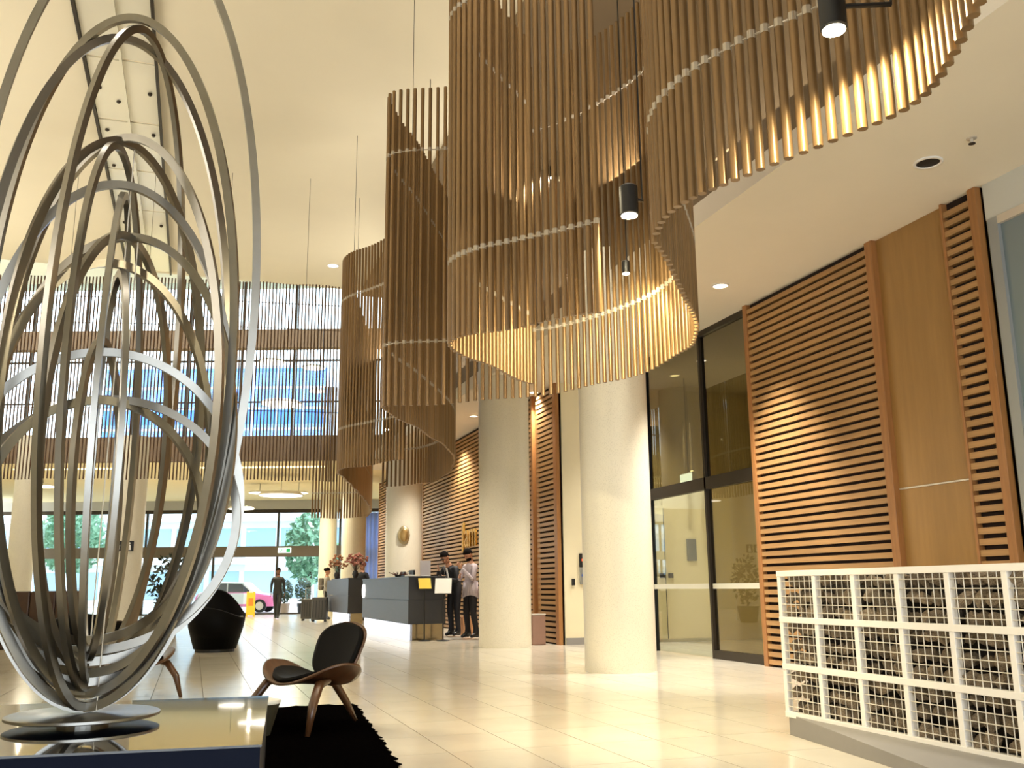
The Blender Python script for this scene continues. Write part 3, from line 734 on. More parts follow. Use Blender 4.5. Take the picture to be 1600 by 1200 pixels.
# ================================================================== RECEPTION DESKS
def reception_desk(loc, L, D, hgt, label, curved=False):
    t = thing('reception_desk', label, 'desk', loc)
    z0 = 0.32; zm = (z0+hgt)/2
    if not curved:
        MB().box(0.0, 0.03, 0.0, L, z0, zm-0.006).build('front_panel', M_DESK, t)
        MB().box(0.0, 0.03, 0.0, L, zm+0.006, hgt-0.03).build('front_panel', M_DESK, t)
    else:
        for a, b in ((z0, zm-0.006), (zm+0.006, hgt-0.03)):
            mb = MB(); n = 16
            f = lambda q: (-0.16*q**2.2, L*q)
            vs = []
            for k in range(n+1):
                x, y = f(k/n); vs += [(x, y, a), (x, y, b), (x+0.03, y+0.01, a), (x+0.03, y+0.01, b)]
            fs = []
            for k in range(n):
                i, j = k*4, k*4+4
                fs += [(i, j, j+1, i+1), (i+2, i+3, j+3, j+2), (i+1, j+1, j+3, i+3), (i, i+2, j+2, j)]
            mb._add(vs, fs); mb.build('front_panel', M_DESK, t)
    MB().box(0.0, D, -0.03, 0.0, z0, zm-0.004).build('end_panel', M_DESKD, t)
    MB().box(0.0, D, -0.03, 0.0, zm+0.004, hgt-0.03).build('end_panel', M_DESKD, t)
    MB().box(0.05, D-0.02, 0.01, L, z0, hgt-0.05).build('carcass', M_DESKD, t)
    MB().box(-0.015, D+0.02, -0.045, L, hgt-0.03, hgt).build('counter_top', M_DESKD, t, bevel=0.005)
    MB().box(0.05, 0.09, 0.0, L-0.05, 0.0, z0).build('lit_plinth', M_GLOW, t)
    MB().box(0.05, D-0.04, 0.0, 0.03, 0.0, z0).build('end_plinth', mat('mirror_bronze', (150, 134, 106), 0.15, metal=0.9), t)
    return t
dk = reception_desk((4.19, 19.5, 0), 5.6, 0.78, 1.28, 'long charcoal reception desk with a glowing plinth, nearer of two')
MB().cyl((-0.03, 5.35, 0.98), (0.0, 5.35, 0.98), 0.17, n=28).build('lit_disc', mat('white_glow', (255, 255, 255), 0.4, emit=(255, 255, 255), estr=2.2), dk)
d2 = reception_desk((4.42, 29.1, 0), 3.6, 0.5, 1.36, 'far charcoal reception desk with curved front and dark end', True)
# things on the desks
pc = thing('placard', 'white sheet in an acrylic stand on the reception desk corner', 'placard', (4.60, 19.75, 1.28), R(-8))
MB().box(-0.11, 0.11, -0.004, 0.004, 0.01, 0.32).build('sheet', mat('grey_white_sheet', (206, 200, 204), 0.6), pc)
MB().box(-0.11, 0.11, -0.05, 0.05, 0.0, 0.012).build('stand_foot', M_CLIP, pc)
for x, y, lb in ((4.5, 20.6, 'black monitor on the reception desk behind the white placard'), (4.72, 22.6, 'black monitor farther along the reception desk')):
    mn = thing('monitor', lb, 'monitor', (x, y, 1.28), R(90))
    MB().box(-0.24, 0.24, -0.02, 0.02, 0.03, 0.14).build('screen', M_BLACK, mn, bevel=0.006)
    MB().box(-0.09, 0.09, -0.07, 0.07, 0.0, 0.012).build('foot', M_BLACK, mn)
    MB().box(-0.02, 0.02, -0.005, 0.03, 0.0, 0.1).build('neck', M_BLACK, mn)
tag(MB().box(4.28, 4.42, 19.9, 20.3, 1.28, 1.315).build('paper_stack', M_PAPER, bevel=0.003), 'low stack of white paper on the reception desk', 'paper')
fp = thing('dried_plant', 'low dark red twig arrangement on the reception desk', 'plant', (4.40, 21.6, 1.28))
tw = MB(); random.seed(3)
for k in range(26):
    a = random.uniform(0, 6.28); r_ = random.uniform(0.05, 0.28)
    tw.tube([(0, 0, 0.02), (r_*0.5*math.cos(a), r_*0.5*math.sin(a), 0.07), (r_*math.cos(a), r_*math.sin(a), random.uniform(0.05, 0.13))], 0.006, 4)
o = tw.build('twigs', mat('dark_red_twig', (88, 48, 38), 0.8), fp); o['kind'] = 'stuff'
MB().lathe([(0.06, 0), (0.08, 0.05)], 16).build('bowl', M_BLACK, fp)
def menu_stand(loc, m, w, h, z, label, rz):
    t = thing('menu_stand', label, 'menu stand', loc, rz)
    MB().lathe([(0.13, 0), (0.13, 0.012), (0.02, 0.03)], 20).build('foot', M_BLACK, t)
    MB().cyl((0, 0, 0.02), (0, 0, z), 0.014, n=8).build('pole', M_BLACK, t)
    M = Matrix.Translation((0, -0.02, z)) @ Matrix.Rotation(R(-35), 4, 'X')
    MB().box(-w/2-0.01, w/2+0.01, 0.006, 0.016, -h/2-0.01, h/2+0.01, M).build('holder', M_BLACK, t)
    MB().box(-w/2, w/2, 0.0, 0.006, -h/2, h/2, M).build('sheet', m, t)
menu_stand((4.45, 19.15, 0), M_YELL, 0.25, 0.25, 1.13, 'slim black floor stand holding a yellow sheet', R(-4))
menu_stand((4.80, 19.0, 0), M_PAPER, 0.33, 0.36, 1.08, 'slim black floor stand holding a large white sheet', R(-18))
# gold letters on the slatted wall
def text_obj(body, size, depth, m, parent, loc, rot, align='LEFT'):
    cu_ = bpy.data.curves.new('lettering', 'FONT'); cu_.body = body; cu_.size = size; cu_.extrude = depth; cu_.align_x = align
    o = bpy.data.objects.new('lettering', cu_); COL.objects.link(o)
    dg = bpy.context.evaluated_depsgraph_get(); me = bpy.data.meshes.new_from_object(o.evaluated_get(dg)); bpy.data.objects.remove(o)
    me.materials.clear(); me.materials.append(m)
    n = link('lettering', me, parent); n.location = loc; n.rotation_euler = rot
    return n
gs = thing('gold_wall_lettering', 'raised gold letters on the slatted wall, cut off by the column', 'lettering', (6.355, 23.2, 2.02))
text_obj('lam', 0.9, 0.02, M_GOLD, gs, (0, 0, 0), (R(90), 0, R(-90)))
MB().box(-0.025, 0.02, -0.10, 0.02, -0.12, 0.58).build('tall_stroke', M_GOLD, gs, bevel=0.01)
# oval brass plaque on the third column
M_PLAQ = mat('pale_brass', (196, 178, 138), 0.35, metal=0.7, vary=0.4, scale=14)
pq = thing('oval_plaque', 'oval brass plaque on the column behind the reception desk', 'plaque', (5.25, 25.08, 2.42), R(-10))
MB().ball((0, 0, 0), 0.16, 1.0, 0.3, 1.55, 20, 14).build('shell', M_PLAQ, pq, smooth=True)
MB().ball((0, -0.03, 0), 0.11, 1.0, 0.3, 1.6, 16, 12).build('boss', mat('aged_brass', (170, 140, 88), 0.35, metal=0.8), pq, smooth=True)
# bin and paper bag
bn = thing('waste_bin', 'small pinkish brown bin at the foot of the narrow slatted strip', 'bin', (6.06, 16.95, 0))
MB().box(-0.13, 0.13, -0.12, 0.12, 0, 0.53).build('body', mat('pink_brown', (150, 116, 100), 0.5, vary=0.1), bn, bevel=0.015)
MB().box(-0.135, 0.135, -0.125, 0.125, 0.53, 0.555).build('lid', M_CLIP, bn, bevel=0.005)
bg_ = thing('tote_bag', 'tan draped bag standing between the two men', 'bag', (5.85, 21.0, 0))
MB().prism([(-0.16, 0), (0.16, 0), (0.10, 0.40), (-0.08, 0.42)], -0.12, 0.12).build('body', mat('tan_cloth', (190, 138, 92), 0.8, vary=0.2, scale=8, stretch=(6, 6, 1)), bg_, bevel=0.02)
MB().tube([(0, -0.06, 0.40), (0, -0.05, 0.52), (0, 0.05, 0.52), (0, 0.06, 0.40)], 0.01, 6).build('handle', M_WALNUT, bg_)

# ================================================================== PEOPLE
BASE = dict(pelvis=(0, 0, .95), belly=(0, 0, 1.08), chest=(0, 0, 1.27), neckb=(0, .01, 1.45), neck=(0, 0, 1.54), head=(0, -.02, 1.64),
            lsh=(.17, 0, 1.41), lel=(.24, .03, 1.13), lwr=(.25, -.06, .90), rsh=(-.17, 0, 1.41), rel=(-.24, .03, 1.13), rwr=(-.25, -.06, .90),
            lhip=(.09, 0, .90), lkn=(.10, -.03, .50), lan=(.10, .02, .09), lto=(.115, -.15, .035),
            rhip=(-.09, 0, .90), rkn=(-.10, -.03, .50), ran=(-.10, .02, .09), rto=(-.115, -.15, .03), lhe=(.10, .06, .035), rhe=(-.10, .06, .035))
RAD = dict(pelvis=(.155, .115), belly=(.140, .105), chest=(.165, .115), neckb=(.085, .075), neck=(.055, .058), lsh=(.068, .066), rsh=(.068, .066),
           lel=(.046, .046), rel=(.046, .046), lwr=(.032, .030), rwr=(.032, .030), lhip=(.095, .10), rhip=(.095, .10), lkn=(.070, .072), rkn=(.070, .072), lhe=(.036, .034), rhe=(.036, .034),
           lan=(.050, .052), ran=(.050, .052), lto=(.046, .030), rto=(.046, .030))
EDGES = [('pelvis', 'belly', 'top'), ('belly', 'chest', 'top'), ('chest', 'neckb', 'top'), ('neckb', 'neck', 'skin'),
         ('chest', 'lsh', 'top'), ('lsh', 'lel', 'top'), ('lel', 'lwr', 'sleeve'), ('chest', 'rsh', 'top'), ('rsh', 'rel', 'top'), ('rel', 'rwr', 'sleeve'),
         ('pelvis', 'lhip', 'leg'), ('lhip', 'lkn', 'leg'), ('lkn', 'lan', 'leg'), ('lan', 'lto', 'shoe'), ('lan', 'lhe', 'shoe'),
         ('pelvis', 'rhip', 'leg'), ('rhip', 'rkn', 'leg'), ('rkn', 'ran', 'leg'), ('ran', 'rto', 'shoe'), ('ran', 'rhe', 'shoe')]
def add_hand(mb, wr, el, side, thumb_dir):
    d = (wr-el).normalized(); td = (thumb_dir - d*thumb_dir.dot(d)).normalized(); nrm = d.cross(td)
    c = wr + d*0.05
    M = Matrix((td, nrm, d)).transposed()
    mb.ball(c, 0.045, 0.85, 0.42, 1.1, 10, 8, M.to_4x4())
    for k, ln in enumerate((0.070, 0.078, 0.072, 0.056)):
        b = wr + d*0.085 + td*(0.030-0.020*k)
        mb.tube([b, b+d*ln*0.5+nrm*0.006, b+d*ln*0.85+nrm*0.03], 0.009, 6, radii=[0.0095, 0.009, 0.006])
    b = wr + d*0.03 + td*0.034
    mb.tube([b, b+td*0.026+d*0.03, b+td*0.034+d*0.06+nrm*0.01], 0.01, 6, radii=[0.012, 0.010, 0.007])
def person(label, loc, rz, pose, mats, scale=1.0, hair='short', group=None):
    J = {k: Vector(v) for k, v in BASE.items()}
    for k, v in pose.items():
        if k in J: J[k] = Vector(v)
    for sd in 'lr':
        a_ = J[sd+'an']; J[sd+'he'] = Vector((a_.x, a_.y+0.045, max(0.035, a_.z-0.055)))
    names = [k for k in J if k != 'head']
    me = bpy.data.meshes.new('body'); me.from_pydata([J[k] for k in names], [(names.index(a), names.index(b)) for a, b, _ in EDGES], [])
    o = bpy.data.objects.new('tmp', me); COL.objects.link(o)
    o.modifiers.new('skin', 'SKIN')
    if not me.skin_vertices: me.skin_vertices.new()
    for i, k in enumerate(names):
        me.skin_vertices[0].data[i].radius = RAD[k]
        me.skin_vertices[0].data[i].use_root = (k == 'pelvis')
    s = o.modifiers.new('sub', 'SUBSURF'); s.levels = 2; s.render_levels = 2
    dg = bpy.context.evaluated_depsgraph_get(); ev = bpy.data.meshes.new_from_object(o.evaluated_get(dg)); bpy.data.objects.remove(o)
    slots = ['top', 'sleeve', 'leg', 'shoe', 'skin', 'eye', 'lip']
    mb = MB(); mb.v = [tuple(v.co) for v in ev.vertices]
    def segd(p, a, b):
        t = max(0, min(1, (p-a).dot(b-a)/max(1e-9, (b-a).length_squared))); return (p-(a+(b-a)*t)).length
    for p in ev.polygons:
        c = p.center; best = min(EDGES, key=lambda e: segd(c, J[e[0]], J[e[1]]))
        mb.f.append(list(p.vertices)); mb.mi.append(slots.index(best[2]))
    h = J['head']; look = Vector(pose.get('look', (0, -1, 0))).normalized()
    upv = (h-J['neck']).normalized(); f = (look-upv*look.dot(upv)).normalized(); r = f.cross(upv)
    HM = Matrix((r, -f, upv)).transposed().to_4x4()
    P = lambda x, y, z: h + HM.to_3x3() @ Vector((x, y, z))
    mb.cur = 4
    mb.ball(P(0, 0.012, 0.02), 0.1, 0.78, 0.95, 1.08, 16, 12, HM)
    mb.ball(P(0, -0.022, -0.052), 0.07, 0.78, 0.9, 0.92, 14, 10, HM)
    mb.ball(P(0, -0.088, -0.012), 0.018, 0.7, 1.0, 1.5, 8, 6, HM)
    for sx in (-1, 1): mb.ball(P(sx*0.078, 0.012, 0.0), 0.026, 0.35, 0.7, 1.2, 8, 6, HM)
    mb.cyl(J['neck']-upv*0.03, P(0, 0.01, -0.02), 0.052, n=12)
    mb.cur = 5
    for sx in (-1, 1): mb.ball(P(sx*0.032, -0.078, 0.008), 0.012, 1.2, 0.6, 0.7, 8, 6, HM)
    mb.cur = 6
    mb.ball(P(0, -0.082, -0.055), 0.02, 1.1, 0.4, 0.35, 8, 6, HM)
    mb.cur = 4
    for w, e, sd in (('lwr', 'lel', 1), ('rwr', 'rel', -1)):
        add_hand(mb, J[w], J[e], sd, Vector(pose.get('thumb', (0, -1, 0.2))))
    t = thing('person', label, 'person', loc, rz, group)
    t.scale = (scale,)*3
    ml = [mats['top'], mats.get('sleeve', mats['top']), mats['leg'], mats.get('shoe', M_SHOE), mats.get('skin', M_SKIN), M_BLACK, mat('lips', (140, 84, 74), 0.5)]
    mb.build('body', ml, t, smooth=True)
    hb = MB(); n, m = 20, 10; vs = []
    for i in range(m+1):
        for k in range(n):
            ph = 2*math.pi*k/n
            th = (0.56+0.15*math.sin(ph))*math.pi*i/m          # lower at the nape, higher over the brow
            x, y, z = math.sin(th)*math.cos(ph), math.sin(th)*math.sin(ph), math.cos(th)
            g = 1.0 if i < m else 0.93
            vs.append(P(x*0.084*g, 0.014+y*0.103*g, 0.03+z*0.107))
    hb._add(vs, [(i*n+k, i*n+(k+1) % n, (i+1)*n+(k+1) % n, (i+1)*n+k) for i in range(m) for k in range(n)])
    if hair == 'long': hb.ball(P(0, 0.065, -0.09), 0.1, 0.85, 0.5, 1.6, 14, 10, HM)
    if hair == 'bun': hb.ball(P(0, 0.11, 0.05), 0.05)
    hb.build('hair', M_HAIR, t, smooth=True)
    return t, J, P
# walker in black, mid stride, coming from the entrance
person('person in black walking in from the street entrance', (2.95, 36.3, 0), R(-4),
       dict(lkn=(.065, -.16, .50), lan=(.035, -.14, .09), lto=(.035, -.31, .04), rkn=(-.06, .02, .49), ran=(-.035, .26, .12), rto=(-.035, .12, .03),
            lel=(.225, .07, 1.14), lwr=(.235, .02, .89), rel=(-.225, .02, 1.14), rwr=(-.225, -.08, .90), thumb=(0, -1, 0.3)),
       dict(top=M_BLACK, leg=M_BLACK, skin=mat('backlit_skin', (112, 76, 58), 0.55)), 1.03)  # backlight shade put into the walker's skin colour
# man in dark suit leaning over the end of the desk
sm, J, P = person('person in a dark suit bending over the end of the reception desk', (5.50, 20.75, 0), R(-62),
       dict(pelvis=(0, .05, .94), belly=(0, .0, 1.07), chest=(0, -.09, 1.24), neckb=(0, -.17, 1.40), neck=(0, -.22, 1.48), head=(0, -.28, 1.565), look=(0.1, -1, -.75),
            lsh=(.17, -.12, 1.37), lel=(.25, -.16, 1.10), lwr=(.08, -.34, 1.14), rsh=(-.17, -.12, 1.37), rel=(-.27, -.22, 1.11), rwr=(-.10, -.36, 1.30), thumb=(0.3, -.3, 1)),
       dict(top=M_SUIT, leg=M_SUIT), 1.08)
o = MB().prism([(-.275, 1.36), (-.20, 1.12), (-.17, 1.12), (-.24, 1.36)], -.035, .035).build('shirt_front', M_WHITE, sm)
MB().prism([(-.285, 1.35), (-.21, 1.10), (-.20, 1.10), (-.27, 1.35)], -.012, .012).build('tie', M_NAVY, sm)
MB().ball(P(0, -0.085, 0.01), 0.03, 2.4, 0.5, 0.5, 10, 6).build('glasses', M_BLACK, sm)
# man in lilac grey shirt, hand at his chin
lm, J, P = person('person with a beard in a lilac grey shirt, hand raised to the chin', (5.58, 19.75, 0), R(-70),
       dict(chest=(0, .0, 1.27), head=(0, -.06, 1.62), look=(0.1, -1, -.45), lsh=(.17, 0, 1.41), lel=(.22, -.10, 1.13), lwr=(.07, -.26, 1.36),
            rel=(-.23, -.10, 1.14), rwr=(.02, -.27, 1.18), lkn=(.12, -.02, .50), lan=(.15, .05, .09), lto=(.17, -.12, .035), thumb=(0.2, 0.2, 1)),
       dict(top=M_SHIRT, leg=M_TROU), 1.06)
MB().ball(P(0, -0.035, -0.07), 0.07, 0.85, 0.85, 0.7, 14, 8).build('beard', M_HAIR, lm, smooth=True)
mbx = MB()
for k in range(20):
    a0, a1 = 2*math.pi*k/20, 2*math.pi*(k+1)/20
    mbx.quad((.160*math.cos(a0), .125*math.sin(a0), 1.10), (.160*math.cos(a1), .125*math.sin(a1), 1.10), (.20*math.cos(a1), .15*math.sin(a1), .80-.03*math.sin(a1*2)), (.20*math.cos(a0), .15*math.sin(a0), .80-.03*math.sin(a0*2)))
o = mbx.build('shirt_hem', M_SHIRT, lm, smooth=True); o.modifiers.new('solidify', 'SOLIDIFY').thickness = 0.008
# guest at the far desk, staff behind it
gp, J, P = person('person in a stone grey top standing at the far desk beside the suitcase', (4.42, 34.0, 0), R(70),
       dict(look=(0, -1, -.2), lel=(.24, -.08, 1.14), lwr=(.16, -.30, 1.20), rel=(-.24, .02, 1.13), rwr=(-.24, -.10, .92)), dict(top=M_GREYT, leg=M_TROU), 1.0, 'bun')
bpk = MB().box(-.15, .15, .11, .27, 1.0, 1.42).build('backpack', mat('pale_backpack', (120, 112, 100), 0.8), gp, bevel=0.05)
person('person in dark clothes behind the far desk, only head and shoulders showing', (5.25, 31.6, 0), R(-50), dict(), dict(top=M_SUIT, leg=M_TROU), 1.08)

# suitcase with handle
def suitcase(loc, rz, w, d, h, label):
    t = thing('suitcase', label, 'suitcase', loc, rz)
    MB().box(-w/2, w/2, -d/2, d/2, 0.06, h).build('shell', mat('grey_brown_shell', (74, 70, 62), 0.5, vary=0.1), t, bevel=0.04)
    for k in range(5): MB().box(-w/2+w*(k+0.6)/5.2-0.012, -w/2+w*(k+0.6)/5.2+0.012, -d/2-0.008, -d/2, 0.14, h-0.1).build('rib', M_DESKD, t)
    for sx in (-1, 1):
        for sy in (-1, 1): MB().cyl((sx*(w/2-0.06), sy*(d/2-0.05)-0.015, 0.03), (sx*(w/2-0.06), sy*(d/2-0.05)+0.015, 0.03), 0.03, n=12).build('wheel', M_BLACK, t)
    MB().tube([(-0.12, 0.1, h), (-0.12, 0.1, h+0.36), (0.12, 0.1, h+0.36), (0.12, 0.1, h)], 0.012, 6).build('handle', M_CLIP, t)
suitcase((3.98, 32.2, 0), R(-14), 0.50, 0.30, 0.78, 'grey brown wheeled suitcase with raised handle at the far desk')
suitcase((3.74, 33.4, 0), R(-20), 0.44, 0.28, 0.72, 'second wheeled suitcase just left of the larger one')
# flowers on the far desk
def flowers(loc, h, m1, label, seed):
    random.seed(seed); t = thing('flower_arrangement', label, 'flowers', loc)
    MB().lathe([(0.06, 0), (0.10, 0.12), (0.07, 0.22)], 18).build('vase', M_DESKD, t, auto=50)
    s = MB(); b = MB()
    for k in range(36):
        a = random.uniform(0, 6.28); r_ = random.uniform(0.05, 0.34); z = random.uniform(0.35, 1.0)*h
        e = (r_*math.cos(a), r_*math.sin(a), 0.2+z)
        s.tube([(0, 0, 0.15), (e[0]*0.4, e[1]*0.4, 0.2+z*0.6), e], 0.005, 4)
        for q in range(3): b.ball((e[0]+random.uniform(-.05, .05), e[1]+random.uniform(-.05, .05), e[2]+random.uniform(-.05, .05)), random.uniform(0.025, 0.05), 1, 1, .7, 7, 5)
    o = s.build('stems', M_BARK, t); o['kind'] = 'stuff'
    o = b.build('blossoms', m1, t, smooth=True); o['kind'] = 'stuff'
flowers((4.72, 29.7, 1.36), 0.55, mat('rust_blossom', (176, 112, 90), 0.7, rgb2=(120, 62, 48), scale=10), 'rust red flower arrangement on the far desk in front of the column', 5)
flowers((4.52, 32.3, 1.36), 0.55, mat('tan_blossom', (190, 140, 104), 0.7, rgb2=(130, 84, 60), scale=10), 'tan flower arrangement at the left end of the far desk', 9)

# ================================================================== LOUNGE FURNITURE
def tub_chair(loc, rz, label, m_in, hb=0.16):
    t = thing('tub_armchair', label, 'armchair', loc, rz)
    mb = MB(); n = 28; vs = []
    for k in range(n+1):
        a = R(-50)+R(280)*k/n
        hh = 0.56+hb*max(0, math.sin(a))**1.5
        for r_, z in ((0.36, 0.05), (0.47, 0.42), (0.48, hh), (0.45, hh+0.03), (0.37, hh), (0.33, 0.36)):
            vs.append((r_*math.cos(a), r_*math.sin(a)*0.95, z))
    m = 6; fs = [(i*m+k, (i+1)*m+k, (i+1)*m+(k+1) % m, i*m+(k+1) % m) for i in range(n) for k in range(m)]
    fs += [tuple(range(m)), tuple(reversed(range(n*m, n*m+m)))]
    mb._add(vs, fs); mb.build('shell', M_LEATHER, t, smooth=True)
    MB().lathe([(0.30, 0.10), (0.36, 0.14), (0.36, 0.36), (0.30, 0.41)], 28).build('seat_cushion', m_in, t, auto=50)
    MB().box(-0.28, 0.28, 0.14, 0.26, 0.40, 0.66).build('back_cushion', m_in, t, bevel=0.05)
    MB().lathe([(0.33, 0.0), (0.33, 0.08)], 24).build('plinth', M_BLACK, t)
tub_chair((0.42, 17.7, 0), R(150), 'black leather tub armchair alone on the pale floor behind the shell chair', M_BROWNL)
tub_chair((0.58, 20.6, 0), R(165), 'high backed black armchair standing just behind the black tub armchair', M_BROWNL, 0.46)
tub_chair((-1.35, 14.6, 0), R(170), 'brown cushioned tub armchair seen through the lower steel rings', M_BROWNL)
bq = thing('banquette', 'brown padded banquette behind the steel rings', 'bench', (-3.0, 20.4, 0), R(-12))
MB().box(-0.95, 0.95, -0.32, 0.32, 0.0, 0.42).build('seat', M_BROWNL, bq, bevel=0.03)
for k in range(4): MB().box(-0.95+k*0.475+0.004, -0.95+(k+1)*0.475-0.004, 0.2, 0.34, 0.42, 1.05).build('back_pad', M_BROWNL, bq, bevel=0.03)
ct = thing('coffee_table', 'low pale round table beside the tub armchair behind the rings', 'table', (-0.75, 15.8, 0))
MB().lathe([(0.42, 0.40), (0.43, 0.41), (0.43, 0.43), (0.42, 0.44)], 32).build('top', mat('pale_table', (190, 184, 176), 0.3), ct, auto=40)
MB().lathe([(0.22, 0), (0.22, 0.02), (0.03, 0.05), (0.03, 0.40)], 20).build('pedestal', M_BLACK, ct, auto=40)
def leaf_blob(mb, c, rx, rz, n, size):
    for k in range(n):
        while True:
            p = Vector((random.uniform(-1, 1), random.uniform(-1, 1), random.uniform(-1, 1)))
            if 0.35 < p.length < 1: break
        p = Vector((c[0]+p.x*rx, c[1]+p.y*rx, c[2]+p.z*rz))
        a = Vector((random.uniform(-1, 1), random.uniform(-1, 1), random.uniform(-1, 1))).normalized(); b = a.orthogonal().normalized()
        s = size*random.uniform(0.6, 1.2)
        mb._add([p-a*s, p+b*s*0.45, p+a*s, p-b*s*0.45], [(0, 1, 2), (0, 2, 3)])
def potted_plant(loc, h, r_, pot_m, leaf_m, label, n=260, size=0.09, rot=0):
    random.seed(int(abs(loc[0]*100)+abs(loc[1]*10))); t = thing('potted_plant', label, 'plant', loc, rot)
    MB().lathe([(0.18*r_/0.35, 0), (0.24*r_/0.35, 0.45)], 20).build('pot', pot_m, t, auto=50)
    MB().cyl((0, 0, 0.4), (0, 0, h*0.6), 0.025, n=6).build('stem', M_BARK, t)
    mb = MB(); leaf_blob(mb, (0, 0, 0.45+(h-0.45)/2), r_, (h-0.45)/2, n, size)
    o = mb.build('foliage', leaf_m, t); o['kind'] = 'stuff'
M_LEAFD = mat('dark_leaf', (52, 62, 38), 0.6, rgb2=(28, 34, 22), scale=5)
potted_plant((-0.55, 24.2, 0), 1.9, 0.45, M_BLACK, M_LEAFD, 'dark leafy potted plant behind the steel rings near the round column')
# toilet sign on the left column
ts = thing('toilet_sign', 'pair of small black pictogram tiles on the column behind the rings', 'sign', (-1.68, 25.545, 2.0), R(3))
for k, dx in enumerate((-0.23, 0.02)):
    MB().box(dx, dx+0.21, -0.02, 0.0, 0, 0.25).build('tile', M_BLACK, ts)
    MB().ball((dx+0.105, -0.022, 0.19), 0.026, 1, 0.3, 1).build('pictogram_head', M_WHITE, ts)
    w0, w1 = ((0.03, 0.05) if k else (0.045, 0.03))
    m_ = MB(); m_._add([(dx+0.105-w1, -0.0225, 0.03), (dx+0.105+w1, -0.0225, 0.03), (dx+0.105+w0, -0.0225, 0.155), (dx+0.105-w0, -0.0225, 0.155),
                        (dx+0.105-w1, -0.019, 0.03), (dx+0.105+w1, -0.019, 0.03), (dx+0.105+w0, -0.019, 0.155), (dx+0.105-w0, -0.019, 0.155)],
                       [(0, 1, 2, 3), (4, 7, 6, 5), (0, 4, 5, 1), (1, 5, 6, 2), (2, 6, 7, 3), (3, 7, 4, 0)])
    m_.build('pictogram_body', M_WHITE, ts)
# exit sign on the transom
ex = thing('exit_sign', 'white and green exit sign on the brown transom of the entrance', 'sign', tuple(far(-9.98, 41.86, 2.60)), FR)
MB().box(-0.28, 0.28, -0.03, 0.03, 0, 0.22).build('case', mat('exit_white', (240, 255, 246), 0.5, emit=(236, 255, 244), estr=1.5), ex)
eg = mat('exit_green', (20, 150, 90), 0.5, emit=(30, 170, 100), estr=0.6)
MB().box(0.08, 0.25, -0.036, -0.03, 0.03, 0.19).build('green_door_mark', eg, ex)
MB().tube([(-0.10, -0.034, 0.17), (-0.12, -0.034, 0.10), (-0.20, -0.034, 0.04)], 0.016, 6).build('running_figure', eg, ex)
MB().tube([(-0.12, -0.034, 0.10), (-0.05, -0.034, 0.06), (-0.04, -0.034, 0.03)], 0.014, 6).build('running_figure', eg, ex)
# wet floor sign
wf = thing('wet_floor_sign', 'yellow A frame floor sign by the entrance', 'floor sign', (2.22, 39.9, 0), FR+R(15))
M_WET = mat('sign_yellow', (250, 190, 40), 0.5)
for s, rr in ((1, 9), (-1, -9)):
    M = Matrix.Translation((0, s*0.16, 0)) @ Matrix.Rotation(R(rr), 4, 'X')
    MB().box(-0.17, 0.17, -0.012, 0.012, 0.06, 0.98, M).box(-0.17, -0.11, -0.012, 0.012, 0, 0.06, M).box(0.11, 0.17, -0.012, 0.012, 0, 0.06, M).build('board', M_WET, wf)
    MB().box(-0.09, 0.09, -0.016, 0.016, 0.42, 0.72, M).build('printed_mark', mat('sign_orange', (216, 130, 30), 0.6), wf)
MB().box(-0.08, 0.08, -0.03, 0.03, 0.93, 1.0).build('grip', M_WHITE, wf)

# ================================================================== OUTDOORS
struct(fb(MB().box(-80, 40, FW_+0.12, 140, -0.25, -0.02), 'ground_street', mat('pale_paving', (186, 186, 182), 0.8, vary=0.1, scale=0.5)))
def tree(u, w, h, rx, rz, n, label, seed):
    random.seed(seed); t = thing('street_tree', label, 'tree', tuple(far(u, w, 0)), FR)
    MB().tube([(0, 0, 0), (0.05, 0, h*0.4), (0.0, 0, h*0.8)], 0.09, 8, radii=[0.12, 0.09, 0.05]).build('trunk', M_BARK, t)
    mb = MB(); leaf_blob(mb, (0, 0, h-rz*0.6), rx, rz, n, 0.22)
    o = mb.build('foliage', M_LEAF, t); o['kind'] = 'stuff'
tree(-10.6, 50, 4.3, 1.3, 1.9, 1500, 'leafy street tree left of the slim entrance column', 1)
tree(-8.6, 46.4, 2.9, 0.9, 0.9, 700, 'low leafy tree beside the entrance planters', 4)
tree(-23.0, 50, 4.8, 1.8, 1.8, 1500, 'street tree seen through the steel rings at left', 2)
def planter(u, w, m, lb, h): potted_plant(tuple(far(u, w, -0.02)), h, 0.36, m, mat('shrub_leaf', (84, 110, 90), 0.6, rgb2=(44, 62, 50), scale=4), lb, 300, 0.10)
planter(-10.35, 43.8, mat('tan_pot', (150, 134, 120), 0.6), 'potted shrub in a tan pot outside the entrance', 1.5)
planter(-9.45, 43.4, M_BLACK, 'potted shrub in a black pot outside the entrance', 1.6)
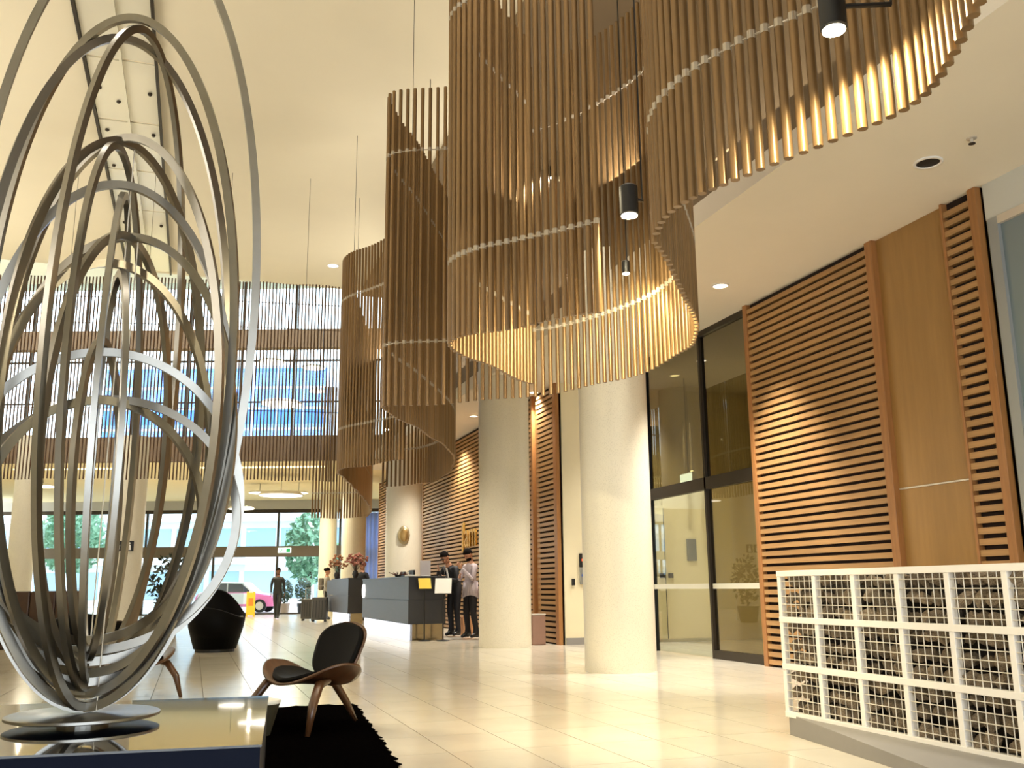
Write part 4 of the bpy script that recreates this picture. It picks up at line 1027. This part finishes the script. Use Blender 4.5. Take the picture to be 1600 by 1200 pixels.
# pink and white car, side on
cr = thing('car', 'pink and white small car parked outside the entrance', 'car', tuple(far(-13.35, 47.2, -0.02)), FR)
M_PINK = mat('pink_paint', (240, 130, 186), 0.3, coat=0.3)
body = [(-1.85, 0.28), (1.85, 0.28), (1.90, 0.55), (1.75, 0.80), (0.95, 0.92), (-1.75, 0.95), (-1.92, 0.75), (-1.92, 0.45)]
Mx = Matrix.Rotation(R(-90), 4, 'Z')
def lengthwise(poly, a, b, name, m, bev=0.04):
    mb = MB(); n = len(poly)
    mb._add([(p, a, z) for p, z in poly]+[(p, b, z) for p, z in poly], [tuple(range(n)), tuple(reversed(range(n, 2*n)))]+[(i, n+i, n+(i+1) % n, (i+1) % n) for i in range(n)])
    return mb.build(name, m, cr, bevel=bev)
lengthwise(body, -0.80, 0.80, 'body', M_PINK, 0.06)
lengthwise([(-1.65, 0.95), (0.95, 0.92), (0.35, 1.42), (-1.15, 1.46)], -0.68, 0.68, 'cabin', M_WHITE, 0.05)
lengthwise([(-1.45, 0.98), (-0.45, 0.97), (-0.45, 1.37), (-1.05, 1.38)], -0.70, 0.70, 'window', mat('car_glass', (70, 80, 92), 0.1), 0.0)
lengthwise([(-0.38, 0.97), (0.72, 0.96), (0.28, 1.34), (-0.38, 1.37)], -0.70, 0.70, 'window', mat('car_glass', (70, 80, 92), 0.1), 0.0)
lengthwise([(-1.86, 0.40), (0.55, 0.40), (0.9, 0.62), (0.7, 0.90), (-1.75, 0.92)], -0.815, 0.815, 'white_panel', M_WHITE, 0.0)
for x in (-1.2, 1.2):
    for s in (-1, 1):
        w_ = MB().cyl((x, s*0.66, 0.31), (x, s*0.84, 0.31), 0.31, n=24).build('wheel', M_BLACK, cr)
        MB().cyl((x, s*0.83, 0.31), (x, s*0.855, 0.31), 0.19, n=16).build('hub_cap', M_CLIP, w_)
# white building across the street
wbld = thing('building', 'pale office building across the street with window bands', 'building', (0, 0, 0), FR)
MB().box(-60, 12, 66, 76, 0, 8.6).build('wall', mat('pale_render', (226, 230, 236), 0.8), wbld)
for r_ in range(3):
    for k in range(26):
        u = -52+k*2.4
        f = MB().box(u, u+2.0, 65.9, 66.0, 0.5+r_*2.9, 2.3+r_*2.9).build('window', mat('window_pale', (146, 178, 200), 0.2), wbld)
MB().box(-60, 12, 65.4, 66, 2.75, 3.05).build('cornice', M_WHITE, wbld)
MB().box(-60, 12, 65.4, 66, 5.65, 5.95).build('cornice', M_WHITE, wbld)
tw_ = thing('building', 'blue glass tower seen through the upper windows', 'building', (0, 0, 0), FR)
M_BLUE = mat('blue_curtain_wall', (70, 128, 216), 0.35)
MB().box(-37, -16.5, 84, 96, 0, 21.0).build('core', mat('pale_blue_frame', (196, 214, 240), 0.6), tw_)
for r_ in range(6):
    for k in range(9):
        u = -36.8+k*2.25
        MB().box(u, u+2.0, 83.9, 84.0, 9.6+r_*1.9, 11.25+r_*1.9).build('pane', M_BLUE, tw_)
